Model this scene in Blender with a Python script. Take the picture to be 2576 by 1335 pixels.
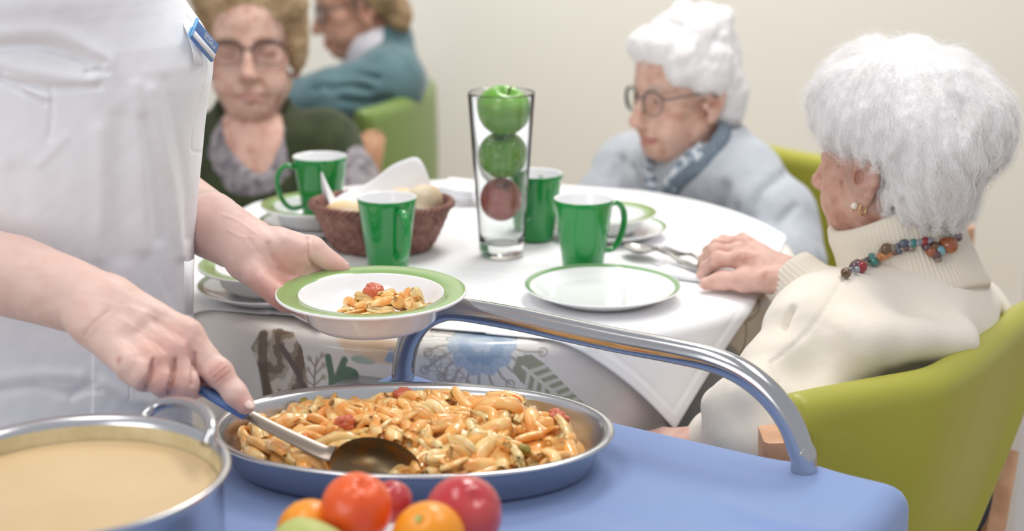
import bpy, bmesh, math, random
import numpy as np
from mathutils import Vector, Matrix

for _o in list(bpy.data.objects):
    bpy.data.objects.remove(_o)
SC = bpy.context.scene
COL = SC.collection
rng = np.random.default_rng(7)
random.seed(7)

# ------------------------------------------------------------------ camera
F_PX, CU, CV = 3800.0, 1288.0, 667.5
TABLE_Z = 0.78
CAM_Z = TABLE_Z + 0.525
TROLLEY_Z = CAM_Z - 0.56
PITCH = math.radians(15.1)
SP, CP = math.sin(PITCH), math.cos(PITCH)

cam_data = bpy.data.cameras.new('camera')
cam = bpy.data.objects.new('camera', cam_data)
COL.objects.link(cam)
cam.location = (0, 0, CAM_Z)
cam.rotation_euler = (math.pi / 2 - PITCH, 0, 0)
cam_data.sensor_width = 36.0
cam_data.sensor_fit = 'HORIZONTAL'
cam_data.lens = 36.0 * F_PX / 2576.0
cam_data.clip_start = 0.05
cam_data.dof.use_dof = True
cam_data.dof.focus_distance = 1.56
cam_data.dof.aperture_fstop = 3.2
SC.camera = cam

# ------------------------------------------------------------------ light and exposure
SC.view_settings.view_transform = 'Standard'
SC.view_settings.look = 'None'
SC.view_settings.exposure = -0.08
SC.view_settings.gamma = 1.0
SC.view_settings.use_curve_mapping = False
world = bpy.data.worlds.new('World')
SC.world = world
world.use_nodes = True
bg = world.node_tree.nodes['Background']
bg.inputs['Color'].default_value = (0.93, 0.95, 1.0, 1)
bg.inputs['Strength'].default_value = 0.60

def area(name, loc, target, size, power, color=(1, 1, 1)):
    l = bpy.data.lights.new(name, 'AREA')
    l.shape = 'RECTANGLE'; l.size, l.size_y = size
    l.energy = power; l.color = color
    o = bpy.data.objects.new(name, l)
    COL.objects.link(o)
    o.location = loc
    o.rotation_euler = (Vector(target) - Vector(loc)).to_track_quat('-Z', 'Y').to_euler()
    return o

area('ceiling_lamp', (0.9, 1.6, 2.75), (0.9, 1.6, 0), (0.6, 1.2), 13, (1.0, 0.97, 0.93))
area('ceiling_lamp', (-0.7, 1.0, 2.75), (-0.7, 1.0, 0), (0.6, 1.2), 11, (1.0, 0.97, 0.93))
area('ceiling_lamp', (0.3, 2.9, 2.75), (0.3, 3.6, 0), (0.6, 1.2), 36, (1.0, 0.97, 0.93))  # unseen; tilted and strengthened to brighten the back wall
area('camera_side_fill', (-2.2, -1.4, 2.0), (0.2, 1.8, 0.8), (2.0, 1.6), 30, (0.95, 0.98, 1.0))  # added window-like fill from behind the camera; no window is seen

# ------------------------------------------------------------------ projection helpers (photo pixel -> place)
CAMP = np.array([0.0, 0.0, CAM_Z])
AX_R = np.array([1.0, 0.0, 0.0]); AX_U = np.array([0.0, SP, CP]); AX_F = np.array([0.0, CP, -SP])

def P(u, v, z):
    return CAMP + AX_R * ((u - CU) / F_PX * z) + AX_U * (-(v - CV) / F_PX * z) + AX_F * z

def PH(u, v, h):
    d = AX_R * ((u - CU) / F_PX) + AX_U * (-(v - CV) / F_PX) + AX_F
    return CAMP + d * ((h - CAM_Z) / d[2])

def PV(u, v, p0, n):
    d = AX_R * ((u - CU) / F_PX) + AX_U * (-(v - CV) / F_PX) + AX_F
    return CAMP + d * (np.dot(np.asarray(p0) - CAMP, n) / np.dot(d, n))

def proj(p):
    q = np.asarray(p) - CAMP
    z = q @ AX_F
    return CU + (q @ AX_R) / z * F_PX, CV - (q @ AX_U) / z * F_PX, z

# ------------------------------------------------------------------ materials
def lin(c):
    c = np.array(c[:3], float) / 255.0
    return tuple(np.where(c <= 0.04045, c / 12.92, ((c + 0.055) / 1.055) ** 2.4)) + (1.0,)

def mat(name, col, rough=0.5, metal=0.0, spec=0.5, coat=0.0, sss=0.0, sss_r=(1, 0.35, 0.2), sss_scale=0.01,
        sheen=0.0, trans=0.0, ior=1.45, col2=None, nscale=8.0, ncut=(0.35, 0.65), bump=None, attr=None, aniso=0.0,
        ntype='noise', alpha=1.0, bump2=None):
    m = bpy.data.materials.new(name)
    m.use_nodes = True
    nt = m.node_tree; N = nt.nodes; L = nt.links
    b = N['Principled BSDF']
    b.inputs['Base Color'].default_value = lin(col)
    b.inputs['Roughness'].default_value = rough
    b.inputs['Metallic'].default_value = metal
    b.inputs['Specular IOR Level'].default_value = spec
    b.inputs['Coat Weight'].default_value = coat
    b.inputs['Coat Roughness'].default_value = 0.06
    b.inputs['Subsurface Weight'].default_value = sss
    b.inputs['Subsurface Radius'].default_value = sss_r
    b.inputs['Subsurface Scale'].default_value = sss_scale
    b.inputs['Sheen Weight'].default_value = sheen
    b.inputs['Sheen Roughness'].default_value = 0.5
    b.inputs['Transmission Weight'].default_value = trans
    b.inputs['IOR'].default_value = ior
    b.inputs['Anisotropic'].default_value = aniso
    b.inputs['Alpha'].default_value = alpha
    tc = N.new('ShaderNodeTexCoord')
    src = None
    if attr:
        a = N.new('ShaderNodeAttribute'); a.attribute_name = attr
        src = a.outputs['Color']
    if col2 is not None:
        n = N.new('ShaderNodeTexNoise'); n.inputs['Scale'].default_value = nscale; n.inputs['Detail'].default_value = 5
        L.new(tc.outputs['Object'], n.inputs['Vector'])
        r = N.new('ShaderNodeMapRange')
        r.inputs['From Min'].default_value, r.inputs['From Max'].default_value = ncut
        L.new(n.outputs['Fac'], r.inputs['Value'])
        mx = N.new('ShaderNodeMix'); mx.data_type = 'RGBA'
        if src is not None:
            mx.blend_type = 'MULTIPLY'
            L.new(r.outputs['Result'], mx.inputs['Factor'])
            L.new(src, mx.inputs['A'])
            mx.inputs['B'].default_value = lin(col2)
        else:
            L.new(r.outputs['Result'], mx.inputs['Factor'])
            mx.inputs['A'].default_value = lin(col); mx.inputs['B'].default_value = lin(col2)
        src = mx.outputs['Result']
    if src is not None:
        L.new(src, b.inputs['Base Color'])
    prev = None
    for bp in (bump, bump2):
        if bp:
            kind, sc, st, dist = bp
            if kind == 'noise':
                t = N.new('ShaderNodeTexNoise'); t.inputs['Detail'].default_value = 4
                t.inputs['Scale'].default_value = sc; out = t.outputs['Fac']
                L.new(tc.outputs['Object'], t.inputs['Vector'])
            elif kind == 'voronoi':
                t = N.new('ShaderNodeTexVoronoi'); t.inputs['Scale'].default_value = sc; out = t.outputs['Distance']
                L.new(tc.outputs['Object'], t.inputs['Vector'])
            elif kind == 'knit':
                t = N.new('ShaderNodeTexWave'); t.inputs['Scale'].default_value = sc; t.inputs['Distortion'].default_value = 1.5
                t.bands_direction = 'DIAGONAL'; out = t.outputs['Fac']
                L.new(tc.outputs['Object'], t.inputs['Vector'])
            else:   # streak: noise stretched along x
                mp = N.new('ShaderNodeMapping'); mp.inputs['Scale'].default_value = {'streakz': (1, 1, 14), 'vert': (9, 9, 1)}.get(kind, (1, 12, 12))
                L.new(tc.outputs['Object'], mp.inputs['Vector'])
                t = N.new('ShaderNodeTexNoise'); t.inputs['Scale'].default_value = sc; out = t.outputs['Fac']
                L.new(mp.outputs['Vector'], t.inputs['Vector'])
            bn = N.new('ShaderNodeBump'); bn.inputs['Strength'].default_value = st; bn.inputs['Distance'].default_value = dist
            L.new(out, bn.inputs['Height'])
            if prev is not None:
                L.new(prev, bn.inputs['Normal'])
            prev = bn.outputs['Normal']
    if prev is not None:
        L.new(prev, b.inputs['Normal'])
    return m

# ------------------------------------------------------------------ mesh helpers
class G:
    """collects vertices and faces; build() links them as one mesh object"""
    def __init__(self):
        self.v, self.f, self.m, self.c, self.n = [], [], [], [], 0
        self.hascol = False
    def add(self, v, f, m=0, col=None):
        v = np.asarray(v, float).reshape(-1, 3)
        if not isinstance(f, (list, tuple)):
            f = [f]
        for a in f:
            a = np.asarray(a, int)
            if len(a) == 0:
                continue
            self.f.append(a + self.n)
            mm = np.full(len(a), m, int) if np.isscalar(m) else np.asarray(m, int)
            self.m.append(mm)
        self.v.append(v)
        if col is not None:
            self.hascol = True
            self.c.append(np.asarray(col, float).reshape(-1, 3) if np.ndim(col) > 1 else np.tile(np.asarray(col, float)[:3], (len(v), 1)))
        else:
            self.c.append(np.ones((len(v), 3)))
        self.n += len(v)
        return self
    def verts(self):
        return np.concatenate(self.v)
    def mesh(self, name, mats, origin=(0, 0, 0), smooth=True):
        v = self.verts() - np.asarray(origin, float)
        me = bpy.data.meshes.new(name)
        me.vertices.add(len(v)); me.vertices.foreach_set('co', v.astype(np.float32).ravel())
        loops = np.concatenate([a.ravel() for a in self.f])
        tot = np.concatenate([np.full(len(a), a.shape[1], int) for a in self.f])
        start = np.concatenate([[0], np.cumsum(tot)[:-1]])
        me.loops.add(len(loops)); me.loops.foreach_set('vertex_index', loops.astype(np.int32))
        me.polygons.add(len(tot))
        me.polygons.foreach_set('loop_start', start.astype(np.int32))
        me.polygons.foreach_set('loop_total', tot.astype(np.int32))
        for k in (mats if isinstance(mats, (list, tuple)) else [mats]):
            me.materials.append(k)
        me.polygons.foreach_set('material_index', np.concatenate(self.m).astype(np.int32))
        me.polygons.foreach_set('use_smooth', np.full(len(tot), bool(smooth)))
        if self.hascol:
            at = me.color_attributes.new('tint', 'FLOAT_COLOR', 'POINT')
            c = np.concatenate(self.c); c4 = np.ones((len(c), 4)); c4[:, :3] = c
            at.data.foreach_set('color', c4.astype(np.float32).ravel())
        me.update(); me.validate()
        return me
    def build(self, name, mats, parent=None, origin=None, smooth=True):
        v = self.verts()
        if origin is None:
            if parent is not None:
                origin = ORG.get(parent.name, np.zeros(3))
            else:
                lo, hi = v.min(0), v.max(0)
                origin = np.array([(lo[0] + hi[0]) / 2, (lo[1] + hi[1]) / 2, lo[2]])
        origin = np.asarray(origin, float)
        o = bpy.data.objects.new(name, self.mesh(name, mats, origin, smooth))
        COL.objects.link(o)
        ORG[o.name] = origin
        if parent is not None:
            o.parent = parent
            o.location = origin - ORG.get(parent.name, np.zeros(3))
        else:
            o.location = origin
        return o
ORG = {}

def tag(o, label=None, cat=None, group=None, kind=None):
    for k, val in (('label', label), ('category', cat), ('group', group), ('kind', kind)):
        if val:
            o[k] = val
    return o

def thing(name, label, cat, loc=(0, 0, 0), group=None):
    o = bpy.data.objects.new(name, None)
    o.empty_display_size = 0.05
    COL.objects.link(o); o.location = loc
    ORG[o.name] = np.asarray(loc, float)
    return tag(o, label, cat, group)

def copy_thing(src, loc, rot=(0, 0, 0), scale=1.0, label=None, group=None):
    r = src.copy(); COL.objects.link(r)
    r.location = loc; r.rotation_euler = rot; r.scale = (scale,) * 3 if np.isscalar(scale) else scale
    if label: r['label'] = label
    if group: r['group'] = group
    for ch in list(src.children):
        c = ch.copy(); COL.objects.link(c); c.parent = r
        for g in list(ch.children):
            d = g.copy(); COL.objects.link(d); d.parent = c
    return r

def grid_faces(n, m, cu=False, cv=False):
    i = np.arange(n if cu else n - 1); j = np.arange(m if cv else m - 1)
    I, J = np.meshgrid(i, j, indexing='ij')
    I2, J2 = (I + 1) % n, (J + 1) % m
    return np.stack([I * m + J, I2 * m + J, I2 * m + J2, I * m + J2], -1).reshape(-1, 4)

def lathe(prof, seg=64, sx=1.0, sy=1.0, c=(0, 0, 0), rot=0.0):
    """prof: list of (r, z[, mat]); verts (n*seg); faces and per-face material"""
    pr = np.array([(p[0], p[1]) for p in prof], float)
    ms = np.array([p[2] if len(p) > 2 else 0 for p in prof], int)
    th = np.arange(seg) / seg * 2 * np.pi
    x = pr[:, 0:1] * np.cos(th) * sx; y = pr[:, 0:1] * np.sin(th) * sy
    cr, sr = math.cos(rot), math.sin(rot)
    X, Y = x * cr - y * sr, x * sr + y * cr
    v = np.stack([X + c[0], Y + c[1], np.repeat(pr[:, 1:2], seg, 1) + c[2]], -1).reshape(-1, 3)
    f = grid_faces(len(pr), seg, False, True)[:, ::-1]
    m = np.repeat(ms[:-1], seg)
    return v, f, m

def catmull(pts, n=8, closed=False):
    p = np.asarray(pts, float)
    out = []
    N = len(p)
    for i in range(N if closed else N - 1):
        if closed:
            a, b, c, d = p[(i - 1) % N], p[i], p[(i + 1) % N], p[(i + 2) % N]
        else:
            a, b, c, d = p[max(i - 1, 0)], p[i], p[i + 1], p[min(i + 2, N - 1)]
        t = np.linspace(0, 1, n, endpoint=False)[:, None]
        out.append(0.5 * (2 * b + (c - a) * t + (2 * a - 5 * b + 4 * c - d) * t ** 2 + (3 * b - a - 3 * c + d) * t ** 3))
    if not closed:
        out.append(p[-1:])
    return np.concatenate(out)

def frames(p, closed=False, up0=None):
    p = np.asarray(p, float); n = len(p)
    if closed:
        t = np.roll(p, -1, 0) - np.roll(p, 1, 0)
    else:
        t = np.gradient(p, axis=0)
    t /= np.linalg.norm(t, axis=1, keepdims=True) + 1e-12
    up = np.array(up0 if up0 is not None else ([0, 0, 1] if abs(t[0][2]) < 0.9 else [0, 1, 0]), float)
    N = np.zeros_like(p); Bn = np.zeros_like(p)
    for i in range(n):
        a = up - t[i] * np.dot(up, t[i]); a /= np.linalg.norm(a) + 1e-12
        N[i] = a; Bn[i] = np.cross(t[i], a); up = a
    return t, N, Bn

def tube(pts, r, seg=12, caps=True, closed=False, sec=None, up0=None):
    """sweep: circle of radius r (scalar or per point) or section sec (k,2) scaled by r"""
    p = np.asarray(pts, float); n = len(p)
    r = np.full(n, r, float) if np.isscalar(r) else np.asarray(r, float)
    t, N, Bn = frames(p, closed, up0)
    if sec is None:
        th = np.arange(seg) / seg * 2 * np.pi
        sec = np.stack([np.cos(th), np.sin(th)], -1)
    sec = np.asarray(sec, float); k = len(sec)
    v = p[:, None, :] + r[:, None, None] * (N[:, None, :] * sec[None, :, 0:1] + Bn[:, None, :] * sec[None, :, 1:2])
    v = v.reshape(-1, 3)
    f = [grid_faces(n, k, closed, True)]
    if caps and not closed:
        v = np.concatenate([v, p[:1], p[-1:]])
        j = np.arange(k); j2 = (j + 1) % k
        f.append(np.stack([j2, j, np.full(k, n * k)], -1))
        f.append(np.stack([(n - 1) * k + j, (n - 1) * k + j2, np.full(k, n * k + 1)], -1))
    return v, f

def box(c, size, r=0.004, seg=2, R=None):
    bm = bmesh.new()
    bmesh.ops.create_cube(bm, size=1.0)
    for v in bm.verts:
        v.co = Vector((v.co.x * size[0], v.co.y * size[1], v.co.z * size[2]))
    if r > 0:
        bmesh.ops.bevel(bm, geom=list(bm.edges), offset=r, segments=seg, affect='EDGES', profile=0.5)
    v = np.array([list(x.co) for x in bm.verts])
    bm.verts.index_update()
    q = [[x.index for x in f.verts] for f in bm.faces]
    bm.free()
    if R is not None:
        v = v @ np.asarray(R).T
    v = v + np.asarray(c)
    byn = {}
    for f in q:
        byn.setdefault(len(f), []).append(f)
    return v, [np.array(a) for a in byn.values()]

def ball(c, r, n=16, m=24, R=None):
    a = np.linspace(0, np.pi, n); b = np.arange(m) / m * 2 * np.pi
    r = np.array([r] * 3 if np.isscalar(r) else r, float)
    v = np.stack([np.sin(a)[:, None] * np.cos(b), np.sin(a)[:, None] * np.sin(b), np.repeat(np.cos(a)[:, None], m, 1)], -1).reshape(-1, 3) * r
    if R is not None:
        v = v @ np.asarray(R).T
    return v + np.asarray(c), [grid_faces(n, m, False, True)]

def rotz(a):
    c, s = math.cos(a), math.sin(a)
    return np.array([[c, -s, 0], [s, c, 0], [0, 0, 1.0]])
def rotx(a):
    c, s = math.cos(a), math.sin(a)
    return np.array([[1, 0, 0], [0, c, -s], [0, s, c]])
def roty(a):
    c, s = math.cos(a), math.sin(a)
    return np.array([[c, 0, s], [0, 1, 0], [-s, 0, c]])
def unit(v):
    v = np.asarray(v, float); return v / (np.linalg.norm(v) + 1e-12)
def basis(fwd, up=(0, 0, 1)):
    f = unit(fwd); r = unit(np.cross(f, up)); u = np.cross(r, f)
    return np.stack([r, f, u], 1)     # columns: right, forward, up

def vnoise(p, scale, seed=0, oct=3):
    """smooth pseudo noise from sines, about -1..1"""
    r = np.random.default_rng(seed)
    p = np.asarray(p, float) * scale; out = 0; amp = 1.0; tot = 0
    for o in range(oct):
        for k in range(3):
            d = r.normal(size=3); d /= np.linalg.norm(d)
            d2 = r.normal(size=3)
            out = out + amp * np.sin(p @ d * (2 ** o) * 2.2 + r.uniform(0, 6.3) + 1.3 * np.sin(p @ d2 * (2 ** o) * 0.9 + r.uniform(0, 6)))
            tot += amp
        amp *= 0.55
    return out / tot * 1.6

# ------------------------------------------------------------------ signed-distance sculpting
class Sdf:
    def __init__(s, lo, hi, vox):
        s.lo = np.asarray(lo, float); s.vox = vox
        n = np.ceil((np.asarray(hi, float) - s.lo) / vox).astype(int) + 1
        s.n = n
        s.F = np.full(tuple(n), 0.3, np.float32)
        s.ax = [(s.lo[i] + np.arange(n[i]) * vox).astype(np.float32) for i in range(3)]
    def win(s, lo, hi, mg):
        sl = []
        for i in range(3):
            a = int(np.floor((lo[i] - mg - s.lo[i]) / s.vox)); b = int(np.ceil((hi[i] + mg - s.lo[i]) / s.vox)) + 1
            a = max(a, 0); b = min(b, s.n[i])
            if b <= a: return None
            sl.append(slice(a, b))
        return tuple(sl)
    def pts(s, sl):
        return s.ax[0][sl[0]][:, None, None], s.ax[1][sl[1]][None, :, None], s.ax[2][sl[2]][None, None, :]
    def _comb(s, sl, d, k, op):
        A = s.F[sl]
        if op == 'add':
            if k <= 0: s.F[sl] = np.minimum(A, d)
            else:
                h = np.clip(0.5 + 0.5 * (A - d) / k, 0, 1)
                s.F[sl] = A * (1 - h) + d * h - k * h * (1 - h)
        else:
            d = -d
            if k <= 0: s.F[sl] = np.maximum(A, d)
            else:
                h = np.clip(0.5 - 0.5 * (A - d) / k, 0, 1)
                s.F[sl] = A * (1 - h) + d * h + k * h * (1 - h)
    def cone(s, a, b, ra, rb=None, k=0.01, op='add'):
        rb = ra if rb is None else rb
        a = np.asarray(a, float); b = np.asarray(b, float); R = max(ra, rb)
        sl = s.win(np.minimum(a, b) - R, np.maximum(a, b) + R, k + 3 * s.vox)
        if sl is None: return s
        x, y, z = s.pts(sl)
        ba = b - a; L = float(ba @ ba) + 1e-12
        t = np.clip(((x - a[0]) * ba[0] + (y - a[1]) * ba[1] + (z - a[2]) * ba[2]) / L, 0, 1)
        d = np.sqrt((x - a[0] - t * ba[0]) ** 2 + (y - a[1] - t * ba[1]) ** 2 + (z - a[2] - t * ba[2]) ** 2) - (ra + (rb - ra) * t)
        s._comb(sl, d, k, op)
        return s
    def chain(s, pts, rad, k=0.01, op='add'):
        for i in range(len(pts) - 1):
            s.cone(pts[i], pts[i + 1], rad[i], rad[i + 1], k, op)
        return s
    def ell(s, c, r, R=None, k=0.01, op='add'):
        c = np.asarray(c, float); r = np.array([r] * 3 if np.isscalar(r) else r, float)
        e = r.max() if R is not None else r
        sl = s.win(c - e, c + e, k + 3 * s.vox)
        if sl is None: return s
        x, y, z = s.pts(sl)
        x = x - c[0]; y = y - c[1]; z = z - c[2]
        if R is not None:
            R = np.asarray(R, float)
            x, y, z = (x * R[0, 0] + y * R[1, 0] + z * R[2, 0], x * R[0, 1] + y * R[1, 1] + z * R[2, 1], x * R[0, 2] + y * R[1, 2] + z * R[2, 2])
        k0 = np.sqrt((x / r[0]) ** 2 + (y / r[1]) ** 2 + (z / r[2]) ** 2)
        k1 = np.sqrt((x / r[0] ** 2) ** 2 + (y / r[1] ** 2) ** 2 + (z / r[2] ** 2) ** 2) + 1e-9
        d = np.where(k0 < 1e-3, -r.min(), k0 * (k0 - 1) / k1)
        s._comb(sl, d, k, op)
        return s
    def box(s, c, h, rnd=0.005, R=None, k=0.01, op='add'):
        c = np.asarray(c, float); h = np.asarray(h, float)
        e = np.linalg.norm(h) if R is not None else h
        sl = s.win(c - e - rnd, c + e + rnd, k + 3 * s.vox)
        if sl is None: return s
        x, y, z = s.pts(sl)
        x = x - c[0]; y = y - c[1]; z = z - c[2]
        if R is not None:
            R = np.asarray(R, float)
            x, y, z = (x * R[0, 0] + y * R[1, 0] + z * R[2, 0], x * R[0, 1] + y * R[1, 1] + z * R[2, 1], x * R[0, 2] + y * R[1, 2] + z * R[2, 2])
        x = np.abs(x) - h[0] + rnd; y = np.abs(y) - h[1] + rnd; z = np.abs(z) - h[2] + rnd
        d = np.sqrt(np.maximum(x, 0) ** 2 + np.maximum(y, 0) ** 2 + np.maximum(z, 0) ** 2) + np.minimum(np.maximum(x, np.maximum(y, z)), 0) - rnd
        s._comb(sl, d, k, op)
        return s
    def disp(s, fn):
        """offset the field by fn(x,y,z) near the surface"""
        near = np.argwhere(np.abs(s.F) < 0.03)
        p = s.lo + near * s.vox
        s.F[near[:, 0], near[:, 1], near[:, 2]] -= fn(p).astype(np.float32)
        return s
    def copy_offset(s, off):
        t = object.__new__(Sdf)
        t.lo, t.vox, t.n, t.ax = s.lo, s.vox, s.n, s.ax
        t.F = s.F - np.float32(off)
        return t
    def mesh(s, smooth=2):
        F = s.F.copy()
        F[0] = F[-1] = 0.1; F[:, 0] = F[:, -1] = 0.1; F[:, :, 0] = F[:, :, -1] = 0.1
        ins = F < 0
        c = np.zeros(tuple(s.n - 1), np.int8)
        for dx in (0, 1):
            for dy in (0, 1):
                for dz in (0, 1):
                    c += ins[dx:s.n[0] - 1 + dx, dy:s.n[1] - 1 + dy, dz:s.n[2] - 1 + dz]
        act = (c > 0) & (c < 8)
        ijk = np.argwhere(act)
        idx = np.full(act.shape, -1, np.int64); idx[act] = np.arange(len(ijk))
        acc = np.zeros((len(ijk), 3)); cnt = np.zeros(len(ijk))
        I, J, K = ijk.T
        for a in range(3):
            b1, b2 = (a + 1) % 3, (a + 2) % 3
            for o1 in (0, 1):
                for o2 in (0, 1):
                    off = [0, 0, 0]; off[b1] = o1; off[b2] = o2
                    f0 = F[I + off[0], J + off[1], K + off[2]]
                    off2 = list(off); off2[a] = 1
                    f1 = F[I + off2[0], J + off2[1], K + off2[2]]
                    mk = (f0 < 0) != (f1 < 0)
                    t = np.where(mk, f0 / np.where(mk, f0 - f1, 1), 0)
                    p = np.tile(np.array(off, float), (len(ijk), 1)); p[:, a] = t
                    acc[mk] += p[mk]; cnt[mk] += 1
        v = s.lo + (ijk + acc / cnt[:, None]) * s.vox
        quads = []
        for a in range(3):
            b1, b2 = (a + 1) % 3, (a + 2) % 3
            sl0 = [slice(None)] * 3; sl1 = [slice(None)] * 3
            sl0[a] = slice(0, -1); sl1[a] = slice(1, None)
            A, B = ins[tuple(sl0)], ins[tuple(sl1)]
            e = np.argwhere(A != B)
            e = e[(e[:, b1] > 0) & (e[:, b2] > 0)]
            e = e[(e[:, b1] < s.n[b1] - 1) & (e[:, b2] < s.n[b2] - 1)]
            flip = A[tuple(e.T)]
            q = []
            for (o1, o2) in ((-1, -1), (0, -1), (0, 0), (-1, 0)):
                w = e.copy(); w[:, b1] += o1; w[:, b2] += o2
                q.append(idx[tuple(w.T)])
            q = np.stack(q, -1)
            q[~flip] = q[~flip][:, ::-1]
            quads.append(q)
        q = np.concatenate(quads)
        q = q[(q >= 0).all(1)]
        for it in range(smooth):
            S = np.zeros_like(v); n = np.zeros(len(v))
            for e0, e1 in ((0, 1), (1, 2), (2, 3), (3, 0)):
                np.add.at(S, q[:, e0], v[q[:, e1]]); np.add.at(n, q[:, e0], 1)
                np.add.at(S, q[:, e1], v[q[:, e0]]); np.add.at(n, q[:, e1], 1)
            v = v * 0.4 + 0.6 * S / np.maximum(n, 1)[:, None]
        return v, q

def seg_dist(p, pts):
    """distance from points p (n,d) to a polyline"""
    p = np.asarray(p, float); pts = np.asarray(pts, float)
    D = np.full(len(p), 1e9)
    for a, b in zip(pts[:-1], pts[1:]):
        ba = b - a
        t = np.clip(((p - a) @ ba) / (ba @ ba + 1e-12), 0, 1)
        D = np.minimum(D, np.linalg.norm(p - a - t[:, None] * ba, axis=1))
    return D
# ================================================================== MATERIALS
M = {}
M['wall'] = mat('wall_paint', (242, 239, 229), 0.9, bump=('noise', 60, 0.05, 0.002))
M['floor'] = mat('floor_tile', (196, 178, 156), 0.4, col2=(178, 160, 138), nscale=3)
M['white_trim'] = mat('white_trim', (226, 228, 236), 0.5)
M['cloth_white'] = mat('white_tablecloth', (246, 246, 248), 0.85, sheen=0.1, bump=('noise', 900, 0.12, 0.0006), bump2=('noise', 9, 0.35, 0.006))
M['floral'] = mat('floral_oilcloth', (235, 230, 224), 0.32, coat=0.8, attr='tint', bump=('noise', 22, 0.25, 0.004))
M['wood_dark'] = mat('dark_wood', (120, 80, 52), 0.5)
M['beech'] = mat('beech_wood', (222, 172, 136), 0.42, col2=(196, 146, 110), nscale=30, bump=('streakz', 40, 0.1, 0.001))
M['plate_white'] = mat('white_porcelain', (248, 248, 249), 0.12, coat=0.4)
M['plate_green'] = mat('green_rim_glaze', (138, 172, 104), 0.18, coat=0.3)
M['plate_green2'] = mat('green_line_glaze', (116, 160, 106), 0.18, coat=0.3)
M['mug_green'] = mat('green_mug_glaze', (22, 140, 62), 0.08, coat=0.6)
M['steel'] = mat('stainless_steel', (206, 206, 208), 0.24, metal=1.0, bump=('streak', 60, 0.04, 0.0005))
M['steel_tube'] = mat('polished_steel_tube', (190, 190, 192), 0.16, metal=1.0, bump=('noise', 120, 0.05, 0.0006))
M['steel_dull'] = mat('brushed_steel', (176, 176, 180), 0.34, metal=1.0)
M['cutlery'] = mat('cutlery_steel', (186, 184, 182), 0.22, metal=1.0)
M['blue_cloth'] = mat('blue_cotton_cloth', (134, 156, 202), 0.9, sheen=0.2, bump=('noise', 900, 0.25, 0.0008), bump2=('noise', 7, 0.5, 0.01))
M['glass'] = mat('clear_glass', (250, 252, 252), 0.0, trans=1.0, ior=1.45)
M['wicker'] = mat('brown_wicker', (160, 116, 104), 0.6, col2=(122, 82, 72), nscale=70)
M['napkin'] = mat('white_paper', (246, 246, 249), 0.9, bump=('noise', 500, 0.1, 0.0008))
M['bread'] = mat('bread_crust', (240, 206, 150), 0.7, col2=(236, 222, 198), nscale=18, ncut=(0.4, 0.6), bump=('noise', 80, 0.3, 0.002), sss=0.1)
M['bread_pale'] = mat('floury_bread', (232, 216, 190), 0.8, col2=(214, 186, 146), nscale=26, bump=('noise', 70, 0.3, 0.002), sss=0.1)
M['soup'] = mat('creamy_soup', (222, 194, 152), 0.4, sss=0.1, sss_r=(1, 0.7, 0.4), col2=(216, 187, 143), nscale=10)
M['residue'] = mat('soup_residue', (222, 204, 164), 0.5, col2=(200, 184, 140), nscale=40)
M['green_apple'] = mat('green_apple_skin', (92, 154, 44), 0.22, col2=(120, 176, 66), nscale=14, coat=0.3)
M['red_apple'] = mat('red_apple_skin', (168, 62, 62), 0.25, col2=(196, 116, 104), nscale=22, coat=0.3)
M['stem'] = mat('brown_stem', (84, 62, 34), 0.7)
M['orange'] = mat('orange_peel', (250, 156, 34), 0.34, sss=0.15, sss_scale=0.005, bump=('voronoi', 420, 0.25, 0.0006), coat=0.2)
M['tangerine'] = mat('tangerine_peel', (242, 104, 32), 0.30, sss=0.15, sss_scale=0.005, bump=('voronoi', 380, 0.25, 0.0007), bump2=('noise', 40, 0.5, 0.003), coat=0.25, col2=(236, 86, 36), nscale=12)
M['plum'] = mat('plum_skin', (188, 44, 56), 0.2, col2=(206, 78, 78), nscale=20, coat=0.4)
M['pear'] = mat('pale_green_pear', (178, 188, 104), 0.5, col2=(196, 196, 120), nscale=24)
M['lime_vinyl'] = mat('lime_green_vinyl', (172, 170, 68), 0.36, spec=0.4, bump=('voronoi', 900, 0.12, 0.0006), bump2=('noise', 16, 0.15, 0.004))
M['green_vinyl'] = mat('moss_green_vinyl', (118, 142, 72), 0.36, bump=('voronoi', 700, 0.1, 0.0006))
M['spoon_blue'] = mat('blue_handle_plastic', (74, 110, 172), 0.3, coat=0.3)
M['red_paint'] = mat('red_board', (184, 36, 44), 0.6)
M['screw'] = mat('screw_steel', (120, 112, 106), 0.35, metal=1.0)

# ================================================================== ROOM
def structure(name, c, size, m):
    g = G(); v, f = box(c, size, 0); g.add(v, f)
    o = g.build(name, m, smooth=False)
    o['kind'] = 'structure'
    return o
WALL_Y = 3.98
structure('floor', (0.2, 1.6, -0.05), (6.4, 4.8, 0.1), M['floor'])
structure('wall_back', (0.2, WALL_Y + 0.05, 1.35), (6.4, 0.1, 2.7), M['wall'])
structure('baseboard_back', (0.2, WALL_Y - 0.008, 0.05), (6.4, 0.016, 0.1), M['white_trim'])
# pale upright at the right edge of the picture
pr = P(2556, 1100, 2.75)
structure('trim_1', (pr[0] + 0.10, pr[1], 0.55), (0.2, 0.06, 1.1), M['white_trim'])

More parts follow.
